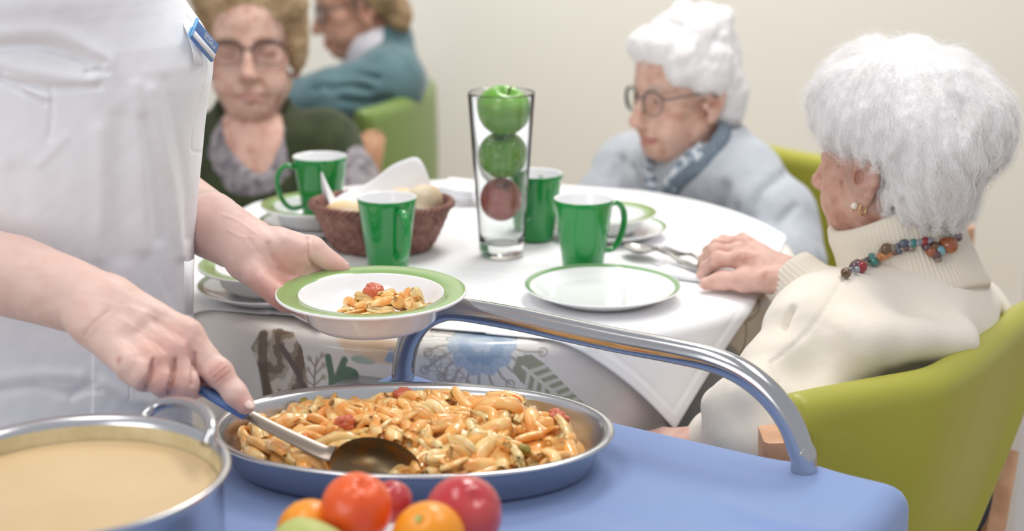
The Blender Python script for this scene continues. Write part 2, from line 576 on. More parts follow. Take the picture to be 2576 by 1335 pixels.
# ================================================================== ROUND TABLE
TC = np.array([-0.05, 2.05]); TR = 0.44
tbl = thing('round_dining_table', 'round dining table covered by floral and white cloths, set with green crockery', 'table', (TC[0], TC[1], 0))
g = G(); v, f, m_ = lathe([(0, TABLE_Z - 0.03), (TR - 0.004, TABLE_Z - 0.03), (TR, TABLE_Z - 0.026), (TR, TABLE_Z - 0.010), (TR - 0.004, TABLE_Z - 0.006), (0, TABLE_Z - 0.006)], 96, c=(TC[0], TC[1], 0))
g.add(v, f); g.build('tabletop', M['beech'], tbl)
for sx in (-1, 1):
    for sy in (-1, 1):
        g = G(); v, f = box((TC[0] + sx * 0.24, TC[1] + sy * 0.24, (TABLE_Z - 0.03) / 2), (0.045, 0.045, TABLE_Z - 0.03), 0.004)
        g.add(v, f); g.build('leg', M['beech'], tbl)

# --- floral cloth: flat top, rounded bend, hanging skirt with folds
CLOTH_R = TR + 0.006
def drape(th, s, top, rim, amp, nf, flare, seed=0):
    """place cloth at angle th and arc length s from the table centre"""
    rb = 0.016
    q = rb * math.pi / 2
    flat = rim - rb
    r = np.where(s < flat, s, np.where(s < flat + q, flat + rb * np.sin(np.clip((s - flat) / rb, 0, math.pi / 2)), rim))
    z = np.where(s < flat, top, np.where(s < flat + q, top - rb * (1 - np.cos(np.clip((s - flat) / rb, 0, math.pi / 2))), top - rb - (s - flat - q)))
    h = np.clip(s - flat - q, 0, None)
    r = r + h * flare + amp * np.clip(h / 0.15, 0, 1.4) * (np.sin(th * nf + seed) + 0.5 * np.sin(th * nf * 1.7 + 2.1 + seed))
    return np.stack([TC[0] + r * np.cos(th), TC[1] + r * np.sin(th), z], -1)

front = np.linspace(-math.pi / 2 - 1.25, -math.pi / 2 + 1.25, 900)
back = np.linspace(front[-1], front[0] + 2 * math.pi, 142)[1:-1]
ths = np.concatenate([front, back]); ss = np.concatenate([np.linspace(0.0, 0.27, 10)[:-1], np.linspace(0.27, TR + 0.36, 300)])
T_, S_ = np.meshgrid(ths, ss, indexing='ij')
fv = drape(T_.ravel(), S_.ravel(), TABLE_Z + 0.0, CLOTH_R, 0.006, 13, 0.025)
arc = (T_.ravel() + math.pi / 2) * TR          # arc coordinate along the rim, 0 facing the camera
sco = S_.ravel()

def on_cloth(u, v):
    """photo pixel -> (arc, s) on the cloth"""
    p = PH(u, v, TABLE_Z)
    r = math.hypot(p[0] - TC[0], p[1] - TC[1])
    if r <= TR:
        th = math.atan2(p[1] - TC[1], p[0] - TC[0])
        th = (th + math.pi / 2 + math.pi) % (2 * math.pi) - math.pi
        return np.array([th * TR, r])
    d = PH(u, v, 0.5) - CAMP; d = d / np.linalg.norm(d)
    R = TR + 0.02
    o = CAMP[:2] - TC
    A = d[0] ** 2 + d[1] ** 2; B = 2 * (o @ d[:2]); C = o @ o - R * R
    disc = max(B * B - 4 * A * C, 0)
    t = (-B - math.sqrt(disc)) / (2 * A)
    p = CAMP + d * t
    th = math.atan2(p[1] - TC[1], p[0] - TC[0])
    th = (th + math.pi / 2 + math.pi) % (2 * math.pi) - math.pi
    return np.array([th * TR, TR + (TABLE_Z - p[2])])
def CL(*uv):
    return np.array([on_cloth(u, v) for u, v in uv])

col = np.tile(np.array(lin((236, 231, 225))[:3]), (len(arc), 1))
PA = np.stack([arc, sco], -1)
def paint(mask, c, a=1.0):
    c = np.array(lin(c)[:3])
    a = np.asarray(a, float) * np.asarray(mask, float)
    col[:] = col * (1 - a[:, None]) + c * a[:, None]
def soft(d, w, e=0.0015):
    return np.clip((w - d) / e + 0.5, 0, 1)
def in_poly(pts, poly):
    x, y = pts.T; ins = np.zeros(len(pts), bool)
    for (x0, y0), (x1, y1) in zip(poly, np.roll(poly, -1, 0)):
        c = ((y0 > y) != (y1 > y)) & (x < (x1 - x0) * (y - y0) / (y1 - y0 + 1e-12) + x0)
        ins ^= c
    return ins
nz = vnoise(np.stack([arc, sco, arc * 0], -1), 60, 3)
nzs = vnoise(np.stack([arc, sco, arc * 0], -1), 180, 5)
def motifs(off):
    Q = PA - np.array([off, 0])
    # wavy pale lines and twigs
    # big brown leaf, streaked
    leaf = CL((610, 880), (632, 842), (668, 830), (712, 842), (742, 880), (752, 930), (768, 990), (740, 1010), (640, 1010), (640, 960))
    mk = in_poly(Q, leaf)
    paint(mk, (158, 144, 122), 0.75 + 0.25 * (nz > -0.2))
    streak = np.sin((Q[:, 0] * 140 + Q[:, 1] * 60) + nz * 2.0)
    paint(mk & (streak > 0.35), (116, 96, 76), 0.85)
    paint(mk & (streak < -0.72), (222, 212, 198), 0.9)
    veins = CL((690, 880), (730, 940), (770, 1020))
    paint(soft(seg_dist(Q, veins), 0.0045), (110, 96, 88))
    paint(soft(seg_dist(Q, CL((640, 850), (640, 930), (655, 1020))), 0.007), (100, 82, 66), 0.9)
    # thin brown twig with sprigs
    tw = CL((775, 1000), (776, 950), (782, 905))
    paint(soft(seg_dist(Q, tw), 0.0010), (150, 128, 112))
    for a_, b_ in (((776, 960), (758, 935)), ((776, 950), (800, 925)), ((778, 930), (762, 908)), ((779, 925), (796, 900)), ((776, 975), (800, 955)), ((776, 978), (752, 962))):
        paint(soft(seg_dist(Q, CL(a_, b_)), 0.0009), (150, 128, 112))
        paint(soft(np.linalg.norm(Q - on_cloth(*b_), axis=1), 0.0035), (176, 158, 142), 0.7)
    # dark green sprig
    for pts, w in ((((822, 985), (820, 950), (811, 905)), 0.0042), (((826, 985), (838, 950), (854, 912)), 0.0040), (((835, 985), (850, 965), (866, 945)), 0.004)):
        paint(soft(seg_dist(Q, CL(*pts)), w), (88, 124, 102))
    c0 = on_cloth(864, 948)
    paint(soft(np.linalg.norm((Q - c0) * np.array([1.0, 1.5]), axis=1), 0.013), (84, 122, 98))
    paint(soft(np.linalg.norm((Q - on_cloth(905, 912)) * np.array([0.5, 1.5]), axis=1), 0.008), (150, 176, 160), 0.8)
    # peach blotches
    paint(soft(np.linalg.norm((Q - on_cloth(905, 865)) * np.array([0.55, 1.0]), axis=1) + 0.004 * nz, 0.016, 0.006), (232, 204, 170), 0.9)
    paint(soft(np.linalg.norm((Q - on_cloth(965, 888)) * np.array([0.6, 1.0]), axis=1) + 0.004 * nz, 0.016, 0.006), (228, 196, 160), 0.9)
    paint(soft(np.linalg.norm(Q - on_cloth(982, 905), axis=1) + 0.003 * nzs, 0.009), (140, 168, 198), 0.9)
    for k in range(5):
        b0 = on_cloth(1060 + 14 * k, 930 + 9 * k); b1 = on_cloth(1090 + 16 * k, 900 + 18 * k)
        paint(soft(seg_dist(Q, np.array([b0, (b0 + b1) / 2 + 0.006, b1])), 0.0009), (190, 178, 164), 0.8)
        paint(soft(np.abs(np.linalg.norm((Q - b1) * np.array([0.7, 1.2]), axis=1) - 0.008), 0.0008), (186, 174, 160), 0.8)
    # blue flower with drooping stamens
    c = on_cloth(1212, 858)
    D = Q - c
    rr = np.hypot(D[:, 0], D[:, 1] * 0.9); an = np.arctan2(D[:, 1], D[:, 0])
    R0 = 0.036 + 0.004 * np.abs(np.sin(an * 6))
    for k in range(24):
        a = k / 24 * 2 * math.pi
        tip = c + np.array([math.cos(a), math.sin(a)]) * (0.068 + 0.006 * math.sin(k * 2.7))
        q1 = c + np.array([math.cos(a + 0.08), math.sin(a + 0.08)]) * 0.05
        paint(soft(seg_dist(Q, np.array([c, q1, tip])), 0.0012), (168, 158, 148), 0.9)
        paint(soft(np.abs(np.linalg.norm(Q - tip, axis=1) - 0.0045), 0.0009), (172, 162, 150), 0.9)
    paint(soft(rr, R0), (184, 199, 214))
    paint(soft(rr, 0.025 + 0.004 * np.abs(np.sin(an * 5 + 1))), (160, 181, 204))
    paint(soft(rr, 0.013 + 0.003 * np.abs(np.sin(an * 4))), (190, 204, 218))
    paint((rr < R0) & (np.abs(np.sin(an * 12)) < 0.18), (146, 168, 196), 0.6)
    paint(soft(np.abs(rr - R0 - 0.002), 0.0012) * (an < 0), (120, 152, 150), 0.8)
    # grey-green leaf with pale ribs
    lf = CL((1292, 940), (1306, 905), (1340, 898), (1380, 925), (1440, 985), (1520, 1060), (1500, 1090), (1400, 1030), (1330, 985))
    mk = in_poly(Q, lf)
    paint(mk, (164, 164, 140))
    mid0, mid1 = on_cloth(1320, 930), on_cloth(1510, 1080)
    paint(soft(seg_dist(Q, np.array([mid0, mid1])), 0.0018) * mk, (226, 222, 210))
    dm = unit(mid1 - mid0); nm = np.array([-dm[1], dm[0]])
    for k in range(9):
        b = mid0 + (mid1 - mid0) * (0.08 + k * 0.1)
        for s_ in (-1, 1):
            paint(soft(seg_dist(Q, np.array([b, b + dm * 0.012 + nm * s_ * 0.020])), 0.0022) * mk, (222, 218, 206))
    # beige wash with brown loops
    paint(soft(np.linalg.norm((Q - on_cloth(1880, 830)) * np.array([0.8, 0.6]), axis=1) + 0.01 * nz, 0.075, 0.02), (206, 190, 166), 0.75)
    lc = on_cloth(1875, 850)
    paint(soft(np.abs(np.linalg.norm((Q - lc) * np.array([1.0, 0.8]), axis=1) - 0.022), 0.0022), (150, 130, 96), 0.9)
    paint(soft(np.abs(np.linalg.norm((Q - lc - np.array([0.03, -0.05])) * np.array([0.8, 0.8]), axis=1) - 0.028), 0.0022), (150, 130, 96), 0.9)
    paint(soft(np.linalg.norm((Q - on_cloth(1800, 1000)) * np.array([0.7, 0.6]), axis=1) + 0.012 * nz, 0.045, 0.012), (120, 128, 138), 0.8)
motifs(0.0)
motifs(1.38); motifs(-1.38)
g = G(); g.add(fv, grid_faces(len(ths), len(ss), True, False), 0, col)
fc = g.build('floral_tablecloth', M['floral'])
tag(fc, 'glossy cream tablecloth printed with blue flowers and grey-green leaves, on the round table', 'tablecloth')

# --- white square topper, one corner hanging towards the camera
TOPZ = TABLE_Z + 0.003
tip = PH(1615, 815, TABLE_Z)
A0 = math.atan2(tip[1] - TC[1], tip[0] - TC[0])
HALF = 0.412
n = 260
XF = 0.388
X_, Y_ = np.meshgrid(np.linspace(-HALF, XF, n), np.linspace(-HALF, HALF, n), indexing='ij')
ang = A0 - math.pi / 4
wx = X_ * math.cos(ang) - Y_ * math.sin(ang); wy = X_ * math.sin(ang) + Y_ * math.cos(ang)
th = np.arctan2(wy, wx); s = np.hypot(wx, wy)
wv = drape(th.ravel(), s.ravel(), TOPZ, CLOTH_R + 0.007, 0.004, 9, 0.20, 0.7)
fl = (s.ravel() < TR - 0.03)
edge = np.minimum(np.minimum(X_ + HALF, XF - X_), HALF - np.abs(Y_)).ravel()
ridge = np.where((edge > 0.013) & (edge < 0.0165), -0.0006, 0.0) + np.where(edge < 0.013, 0.0010, 0.0)
wv[:, 2] += np.where(fl, 0.0004 * vnoise(np.stack([wx.ravel(), wy.ravel(), 0 * wx.ravel()], -1), 22, 9), 0)
rad = np.stack([np.cos(th.ravel()), np.sin(th.ravel())], -1)
wv[:, :2] += np.where(fl, 0, ridge)[:, None] * rad
wv[:, 2] += np.where(fl, np.maximum(ridge, 0), 0)
crease = np.minimum(np.abs(X_ - 0.14), np.abs(Y_ + 0.14)).ravel()
wv[:, 2] += np.where(fl, 0.0016 * np.exp(-(crease / 0.006) ** 2), 0)
g = G(); g.add(wv, grid_faces(n, n)[:, ::-1])
topper = g.build('white_cloth', M['cloth_white'])
sm = topper.modifiers.new('thick', 'SOLIDIFY'); sm.thickness = 0.0012; sm.offset = 1
tag(topper, 'plain white square cloth laid cornerwise over the floral tablecloth, one corner hanging', 'tablecloth')

CZ = TABLE_Z + 0.0048     # top of the white cloth

# ================================================================== CROCKERY
SOUP_P = [(0, .008, 0), (.048, .008, 0), (.062, .013, 0), (.071, .026, 0), (.0755, .0345, 0), (.0765, .0357, 1), (.088, .0372, 1), (.0985, .0384, 0), (.1, .0378, 0), (.1003, .0362, 0), (.099, .0348, 0), (.080, .0318, 0), (.0755, .028, 0), (.069, .010, 0), (.060, .0025, 0), (.050, .0, 0), (.046, .0015, 0), (0, .0015, 0)]
FLAT_P = [(0, .005, 0), (.062, .005, 0), (.068, .0058, 0), (.080, .0115, 0), (.0885, .0150, 1), (.0945, .0172, 0), (.096, .0172, 0), (.0962, .0160, 0), (.094, .0148, 0), (.080, .0085, 0), (.066, .0015, 0), (.060, 0, 0), (.056, .0012, 0), (0, .0012, 0)]
def soup_plate(label, loc, sc=1.0, group=None, mats=None):
    g = G(); v, f, m_ = lathe(SOUP_P, 96); g.add(v * sc + np.asarray(loc), f, m_)
    o = g.build('soup_plate', mats or [M['plate_white'], M['plate_green']], origin=loc)
    return tag(o, label, 'plate', group)
def flat_plate(label, loc, sc=1.0, group=None):
    g = G(); v, f, m_ = lathe(FLAT_P, 96); g.add(v * sc + np.asarray(loc), f, m_)
    o = g.build('flat_plate', [M['plate_white'], M['plate_green2']], origin=loc)
    return tag(o, label, 'plate', group)

# plate the carer holds
SPZ = PH(934, 730, 0)  # ray only
serve_c = P(934, 731, 1.585)
serve_base = serve_c - np.array([0, 0, 0.0375])
soup_plate('green-rimmed soup plate with a small helping of pasta, held over the steel pan', serve_base)

# single flat plate in front of the woman in cream
pc = PH(1515, 724, CZ + 0.012)
flat_plate('flat white plate with a thin green line, empty, in front of the green mug', (pc[0], pc[1], CZ))
# woman in grey: flat plate + soup plate
a = PH(1532, 574, CZ + 0.010)
flat_plate('flat plate under the soup plate in front of the woman in pale grey', (a[0], a[1], CZ), 0.86)
b_ = PH(1522, 527, CZ + 0.034)
soup_plate('green-rimmed soup plate in front of the woman in pale grey cardigan', (a[0] - 0.006, a[1] + 0.004, CZ + 0.0060), 0.74)
# woman in dark green: two plates, mug on top
a1 = PH(810, 560, CZ + 0.010)
flat_plate('flat plate at the bottom of the stack by the bread basket', (a1[0], a1[1], CZ), 0.95)
soup_plate('green-rimmed soup plate under the mug of the woman in dark green', (a1[0] - 0.004, a1[1] + 0.004, CZ + 0.0066), 0.84)
# behind the carer's hand: two plates with a little food
a2 = PH(690, 722, CZ + 0.010)
flat_plate('flat plate under the soup plate behind the carer\'s outstretched hand', (a2[0], a2[1], CZ), 0.97)
soup_plate('green-rimmed soup plate with leftovers behind the carer\'s outstretched hand', (a2[0] - 0.004, a2[1] + 0.004, CZ + 0.0068), 0.88)
LEFT_PLATE = (a2[0] - 0.004, a2[1] + 0.004, CZ + 0.0068)

MUG_P = [(0, .006, 1), (.021, .006, 1), (.0245, .010, 1), (.0300, .050, 1), (.0362, .0925, 1), (.0372, .0948, 1), (.0384, .0948, 0), (.0389, .0930, 0), (.0380, .086, 0), (.0322, .045, 0), (.0268, .004, 0), (.0255, .0005, 0), (.022, 0, 0), (.020, .0015, 0), (0, .0015, 0)]
def mug(label, loc, hang, sc=1.0):
    g = G(); v, f, m_ = lathe(MUG_P, 72); g.add(v * sc + np.asarray(loc), f, m_)
    o = g.build('mug', [M['mug_green'], M['plate_white']], origin=loc)
    tag(o, label, 'mug')
    pts = catmull([(.0350, 0, .080), (.049, 0, .084), (.060, 0, .074), (.0625, 0, .056), (.057, 0, .036), (.045, 0, .022), (.0295, 0, .022)], 8)
    sec = np.array([(math.cos(t) * 0.62, math.sin(t) * 1.0) for t in np.linspace(0, 2 * math.pi, 14, endpoint=False)])
    hv, hf = tube(pts, 0.0058, sec=sec, up0=(0, 0, 1))
    hv = hv @ rotz(hang).T * sc + np.asarray(loc)
    g = G(); g.add(hv, hf); g.build('handle', M['mug_green'], o)
    return o
q = PH(977, 672, CZ); mug('green mug with its handle turned forward, before the bread basket', (q[0], q[1], CZ), math.radians(-62))
q = PH(1466, 676, CZ); mug('green mug standing behind the empty flat plate', (q[0], q[1], CZ), math.radians(28))
q = PH(1345, 600, CZ); mug('green mug partly hidden behind the glass vase of apples', (q[0], q[1], CZ), math.radians(75))
mug('green mug standing on a soup plate by the woman in dark green', (a1[0] - 0.004 + 0.004, a1[1] + 0.004 - 0.005, CZ + 0.0066 + 0.0072), math.radians(200), 1.0)

# ================================================================== GLASS VASE WITH APPLES
q = PH(1262, 640, CZ); VB = np.array([q[0], q[1], CZ])
VH = 0.221
vp = [(0, 0), (.026, 0), (.0295, .002), (.0305, .006), (.0318, .030), (.0445, VH - 0.002), (.0447, VH), (.0437, VH + .0008), (.0428, VH - 0.001), (.0300, .032), (.0278, .022), (.0235, .0175), (.012, .0165), (0, .0162)]
g = G(); v, f, m_ = lathe(vp, 72); g.add(v + VB, f)
tag(g.build('glass_vase', M['glass'], origin=VB), 'tall clear glass vase holding three stacked apples', 'vase')
def apple(label, c, r, m, tiltx, tilty, hs=0.93):
    a = np.linspace(0, math.pi, 40)
    pr = [(r * (math.sin(t) * (1 + 0.04 * math.cos(t))), r * hs * (math.cos(t) * (1 - 0.0) - 0.38 * math.exp(-(t / 0.30) ** 2) + 0.30 * math.exp(-((math.pi - t) / 0.28) ** 2))) for t in a]
    pr[0] = (0.0, pr[0][1]); pr[-1] = (0.0, pr[-1][1])
    v, f, m_ = lathe(pr[::-1], 48)
    th = np.arctan2(v[:, 1], v[:, 0])
    v[:, :2] *= (1 + 0.015 * np.cos(5 * th) * np.clip(-v[:, 2:3].ravel() / r, 0, 1))[:, None]
    R = rotx(tiltx) @ roty(tilty)
    g = G(); g.add(v @ R.T + c, f); o = g.build('apple', m, origin=c)
    tag(o, label, 'apple')
    st = np.array([(0, 0, r * 0.50), (0.001, 0, r * 0.75), (0.003, 0.001, r * 0.98)])
    tv, tf = tube(st @ R.T + c, 0.0012, 8); g = G(); g.add(tv, tf); g.build('stem', M['stem'], o)
    return o
def vase_at(v_, u_):
    p = PV(u_, v_, VB, np.array([0, 1.0, 0])); return p
pz = lambda v_: PV(1262, v_, VB, np.array([0, 1.0, 0]))[2]
apple('red apple at the bottom of the stack in the glass vase', np.array([VB[0] - 0.001, VB[1], pz(505)]), 0.0292, M['red_apple'], 0.3, 0.2, 0.98)
apple('middle green apple in the glass vase, above the red one', np.array([VB[0] + 0.0015, VB[1], pz(394)]), 0.0342, M['green_apple'], 0.15, -0.15, 0.88)
apple('top green apple level with the rim of the glass vase', np.array([VB[0] + 0.0030, VB[1], pz(280)]), 0.0370, M['green_apple'], 0.25, 0.2, 0.94)

# ================================================================== BREAD BASKET
q = PH(955, 645, CZ); BB = np.array([q[0], q[1] + 0.050, CZ])
bh = 0.062
def basket_r(z):   # half-width along x
    return 0.066 + 0.030 * (z / bh) ** 0.8
zz = np.linspace(0, bh, 40); tt = np.arange(300) / 300 * 2 * math.pi
Z_, Tt = np.meshgrid(zz, tt, indexing='ij')
weave = 0.0016 * np.sin(Z_ / bh * math.pi * 11) * np.sign(np.sin(Tt * 26)) * np.abs(np.sin(Tt * 26)) ** 0.5 + 0.001 * np.abs(np.sin(Tt * 26))
Ro = basket_r(Z_) + weave
Ri = basket_r(Z_) - 0.005
ell = 0.80
vo = np.stack([Ro * np.cos(Tt), Ro * ell * np.sin(Tt), Z_ + 0.001], -1).reshape(-1, 3)
vi = np.stack([Ri * np.cos(Tt), Ri * ell * np.sin(Tt), Z_ + 0.003], -1).reshape(-1, 3)
g = G(); g.add(vo + BB, grid_faces(40, 300, False, True)[:, ::-1]); g.add(vi + BB, grid_faces(40, 300, False, True))
v, f, m_ = lathe([(0, 0.001), (.066, 0.001)], 60, 1, ell); g.add(v + BB, f)
v, f, m_ = lathe([(0, 0.004), (.064, 0.004)], 60, 1, ell); g.add(v + BB, f[:, ::-1])
bk = g.build('bread_basket', M['wicker'], origin=BB)
tag(bk, 'oval brown wicker basket of bread lined with a white napkin', 'basket')
g = G()
for ph in (0, 2.1, 4.2):
    t = np.linspace(0, 2 * math.pi, 240, endpoint=False)
    rr = basket_r(bh) + 0.003 * np.cos(t * 20 + ph)
    p = np.stack([rr * np.cos(t), rr * ell * np.sin(t), bh + 0.001 + 0.003 * np.sin(t * 20 + ph)], -1) + BB
    v, f = tube(p, 0.0026, 6, closed=True); g.add(v, f)
g.build('braided_rim', M['wicker'], bk)
# napkin: a ruffled sheet inside with two raised corners
u_ = np.linspace(-1, 1, 60); UX, UY = np.meshgrid(u_, u_, indexing='ij')
rr = np.maximum(np.abs(UX), np.abs(UY)); aa = np.arctan2(UY, UX)
inr = 0.082 * rr
z_ = 0.030 + 0.033 * rr ** 2 + 0.004 * np.sin(aa * 6 + 1) * rr
pk = lambda a0, wd, hh: hh * np.exp(-((np.angle(np.exp(1j * (aa - a0)))) / wd) ** 2) * np.clip((rr - 0.55) / 0.45, 0, 1) ** 1.3
z_ = z_ + pk(math.radians(195), 0.30, 0.044) + pk(math.radians(80), 0.50, 0.040) + pk(math.radians(50), 0.30, 0.035) + pk(math.radians(250), 0.3, -0.004)
nv = np.stack([inr * np.cos(aa), inr * ell * np.sin(aa) * 0.97, z_], -1).reshape(-1, 3)
g = G(); g.add(nv + BB, grid_faces(60, 60)[:, ::-1])
o = g.build('paper_napkin', M['napkin'])
o.modifiers.new('thick', 'SOLIDIFY').thickness = 0.0008
tag(o, 'crumpled white napkin with raised corners lining the bread basket', 'napkin')
def roll(label, c, r, R, m, seed):
    v, f = ball((0, 0, 0), 1.0, 28, 40)
    v = v * (1 + 0.05 * vnoise(v, 1.5, seed)[:, None] + 0.02 * vnoise(v, 5, seed + 1)[:, None])
    slit = np.exp(-((v[:, 0] * 0.3 + v[:, 1]) / 0.16) ** 2) * np.clip(v[:, 2], 0, 1)
    v = v * (1 - 0.10 * slit)[:, None]
    v = v * np.array(r) @ np.asarray(R).T + c
    g = G(); g.add(v, f); return tag(g.build('bread_roll', m), label, 'bread')
roll('pale bread roll standing at the front right of the basket', P(1062, 512, 2.065), (0.030, 0.024, 0.026), rotz(0.3) @ roty(-0.5), M['bread_pale'], 1)
roll('golden bread roll behind the pale one in the basket', P(1010, 508, 2.105), (0.026, 0.022, 0.020), rotz(-0.4), M['bread'], 2)
roll('small bread roll lying at the left of the basket on the napkin', P(866, 527, 2.045), (0.026, 0.018, 0.013), rotz(0.2), M['bread'], 3)
roll('bread crust lying low in the middle of the basket', P(930, 525, 2.075), (0.024, 0.018, 0.012), rotz(-0.3), M['bread_pale'], 4)

# ================================================================== CUTLERY AND NAPKINS
def utensil(name, label, p0, p1, kind, z, lift=0.006, L=None):
    """p0: bowl/tines end, p1: handle end, both on the cloth"""
    p0 = np.array(p0, float); p1 = np.array(p1, float)
    d = p1[:2] - p0[:2]; L = L or np.linalg.norm(d); d = d / np.linalg.norm(d); nrm = np.array([-d[1], d[0]])
    n = 60; t = np.linspace(0, 1, n); s = t * L
    if kind == 'spoon':
        bl = 0.056
        w = np.where(s < bl, 0.019 * np.sqrt(np.clip(1 - ((s - bl * 0.52) / (bl * 0.53)) ** 2, 0, 1)) + 0.0005, 0.0032 + 0.0052 * np.clip((s - bl) / (L - bl), 0, 1) ** 2)
        dep = np.where(s < bl, -0.006 * np.clip(1 - ((s - bl * 0.5) / (bl * 0.5)) ** 2, 0, 1), 0)
        h = 0.007 + 0.010 * np.exp(-((s - bl * 1.4) / 0.03) ** 2) * 0.7
    elif kind == 'fork':
        w = np.where(s < 0.062, 0.0115, 0.0032 + 0.0055 * np.clip((s - 0.062) / (L - 0.062), 0, 1) ** 2)
        w = np.where((s > 0.045) & (s < 0.075), 0.0115 + (0.0034 - 0.0115) * np.clip((s - 0.048) / 0.025, 0, 1) ** 1.5, w)
        dep = -0.003 * np.exp(-((s - 0.045) / 0.02) ** 2); h = 0.006 + 0.009 * np.exp(-((s - 0.075) / 0.03) ** 2)
    else:
        w = np.where(s < 0.10, 0.009 * np.clip(s / 0.02, 0.15, 1) ** 0.5, 0.0075); dep = 0 * s; h = 0.003 + 0 * s
    K = 9; a = np.linspace(-1, 1, K)
    g = G()
    def sheet(w, dep, h, off=0):
        pts = []
        for sgn in (1, -1):
            x = p0[0] + d[0] * s[:, None] + nrm[0] * (a[None] * w[:, None] + off)
            y = p0[1] + d[1] * s[:, None] + nrm[1] * (a[None] * w[:, None] + off)
            zz_ = z + h[:, None] + dep[:, None] * (1 - a[None] ** 2) + sgn * 0.0009
            pts.append(np.stack([x, y, zz_], -1))
        v = np.concatenate([pts[0], pts[1][:, ::-1]], 1).reshape(-1, 3)
        g.add(v, grid_faces(n, 2 * K, False, True))
    if kind == 'fork':
        base = s > 0.040
        idx = np.where(base)[0][0]
        s_full = s.copy()
        s = np.linspace(0.040, L, n)
        sheet(np.interp(s, s_full, w), np.interp(s, s_full, dep), np.interp(s, s_full, h))
        s = np.linspace(0, 0.044, n)
        for k in range(4):
            sheet(np.full(n, 0.0014) * np.clip(s / 0.01, 0.4, 1), 0 * s, np.interp(s, s_full, h) + 0.004 * (1 - s / 0.044), off=(k - 1.5) * 0.0068)
    else:
        sheet(w, dep, h)
    return tag(g.build(name, M['cutlery']), label, name.split('_')[-1])
def folded_napkin(label, pts, z, th=0.006, layers=3):
    c = np.mean(np.array(pts)[:, :2], 0); g = G()
    q = np.array([[p[0], p[1]] for p in pts])
    for k in range(layers):
        s_ = 1 - 0.02 * k
        a_ = np.linspace(0, 1, 14); A_, B_ = np.meshgrid(a_, a_, indexing='ij')
        xy = ((1 - A_) * (1 - B_))[..., None] * q[0] + (A_ * (1 - B_))[..., None] * q[1] + (A_ * B_)[..., None] * q[2] + ((1 - A_) * B_)[..., None] * q[3]
        xy = c + (xy - c) * s_
        zt = z + (k + 1) * th / layers + 0.0008 * vnoise(np.stack([xy[..., 0], xy[..., 1], 0 * A_], -1).reshape(-1, 3), 40, k).reshape(A_.shape)
        zb = zt - th / layers * 0.9
        top = np.concatenate([xy, zt[..., None]], -1).reshape(-1, 3); bot = np.concatenate([xy, zb[..., None]], -1).reshape(-1, 3)
        fc_ = grid_faces(14, 14)
        g.add(top, fc_[:, ::-1]); g.add(bot, fc_)
        e = np.concatenate([np.arange(14), 14 * np.arange(1, 14) + 13, 13 * 14 + np.arange(12, -1, -1), 14 * np.arange(12, 0, -1)])
        ev = np.stack([top[e], bot[e]], 0).reshape(-1, 3); m_ = len(e); j = np.arange(m_); j2 = (j + 1) % m_
        g.add(ev, np.stack([j, j2, j2 + m_, j + m_], -1))
    return tag(g.build('folded_napkin', M['napkin']), label, 'napkin')
c1, c2, c3, c4 = [PH(*uv, CZ) for uv in ((1610, 690), (1780, 712), (1900, 690), (1760, 655))]
folded_napkin('folded white napkin under the spoon and fork by the wrinkled hand', [c1, c2, c3, c4], CZ, 0.005)
utensil('table_spoon', 'steel spoon lying on the napkin, its bowl towards the green mug', PH(1578, 634, CZ), PH(1830, 720, CZ), 'spoon', CZ + 0.004, L=0.175)
utensil('table_fork', 'steel fork lying next to the spoon, under the wrinkled hand', PH(1655, 645, CZ), PH(1900, 735, CZ), 'fork', CZ + 0.004, L=0.165)
c1, c2, c3, c4 = [PH(*uv, CZ) for uv in ((690, 772), (800, 826), (880, 818), (770, 768))]
folded_napkin('folded white napkin lying on the table under the held plate', [c1, c2, c3, c4], CZ, 0.006)
utensil('table_spoon', 'steel spoon on the folded napkin below the held plate', PH(700, 784, CZ), PH(850, 800, CZ), 'spoon', CZ + 0.006, L=0.15)
utensil('table_fork', 'steel fork on the folded napkin below the held plate', PH(745, 808, CZ), PH(880, 812, CZ), 'fork', CZ + 0.006, L=0.14)
c1, c2, c3, c4 = [PH(*uv, CZ) for uv in ((1100, 496), (1190, 512), (1215, 482), (1130, 472))]
folded_napkin('folded white napkin at the far side of the table, left of the vase', [c1, c2, c3, c4], CZ, 0.018, 4)
utensil('table_knife', 'dark-looking knife at the far side of the table, left of the vase', PH(1125, 516, CZ), PH(1260, 516, CZ), 'knife', CZ + 0.001, L=0.09)

# ================================================================== SERVING TROLLEY
TL = PH(1015, 965, TROLLEY_Z); TRr = PH(2030, 1200, TROLLEY_Z)
te = unit(TRr - TL); TW = np.linalg.norm(TRr - TL)
td = np.array([te[1], -te[0], 0.0])            # towards the camera
def TP(a, b, z):
    return TL + te * a + td * b + np.array([0, 0, z - TROLLEY_Z])
Rt = np.stack([te, -td, np.array([0, 0, 1.0])], 1)
trol = thing('serving_trolley', 'steel serving trolley with a bent tube rail, under the blue cloth', 'trolley', tuple(TP(TW / 2, 0.4, 0)))
pix = [(1014, 975), (1015, 930), (1019, 893), (1034, 845), (1064, 805), (1105, 783), (1155, 778), (1290, 800), (1420, 828), (1560, 857), (1700, 883), (1795, 905), (1870, 938), (1935, 990), (1984, 1055), (2012, 1125), (2022, 1190)]
rail = [PV(u, v_, TL, td) for u, v_ in pix]
rail = [TP(0, 0, TROLLEY_Z - 0.15) * np.array([1, 1, 1])] + rail + [np.array([rail[-1][0], rail[-1][1], TROLLEY_Z - 0.15])]
rail[0] = np.array([rail[1][0], rail[1][1], TROLLEY_Z - 0.15])
g = G(); v, f = tube(catmull(rail, 10), 0.0125, 28); g.add(v, f); g.build('rail', M['steel_tube'], trol)
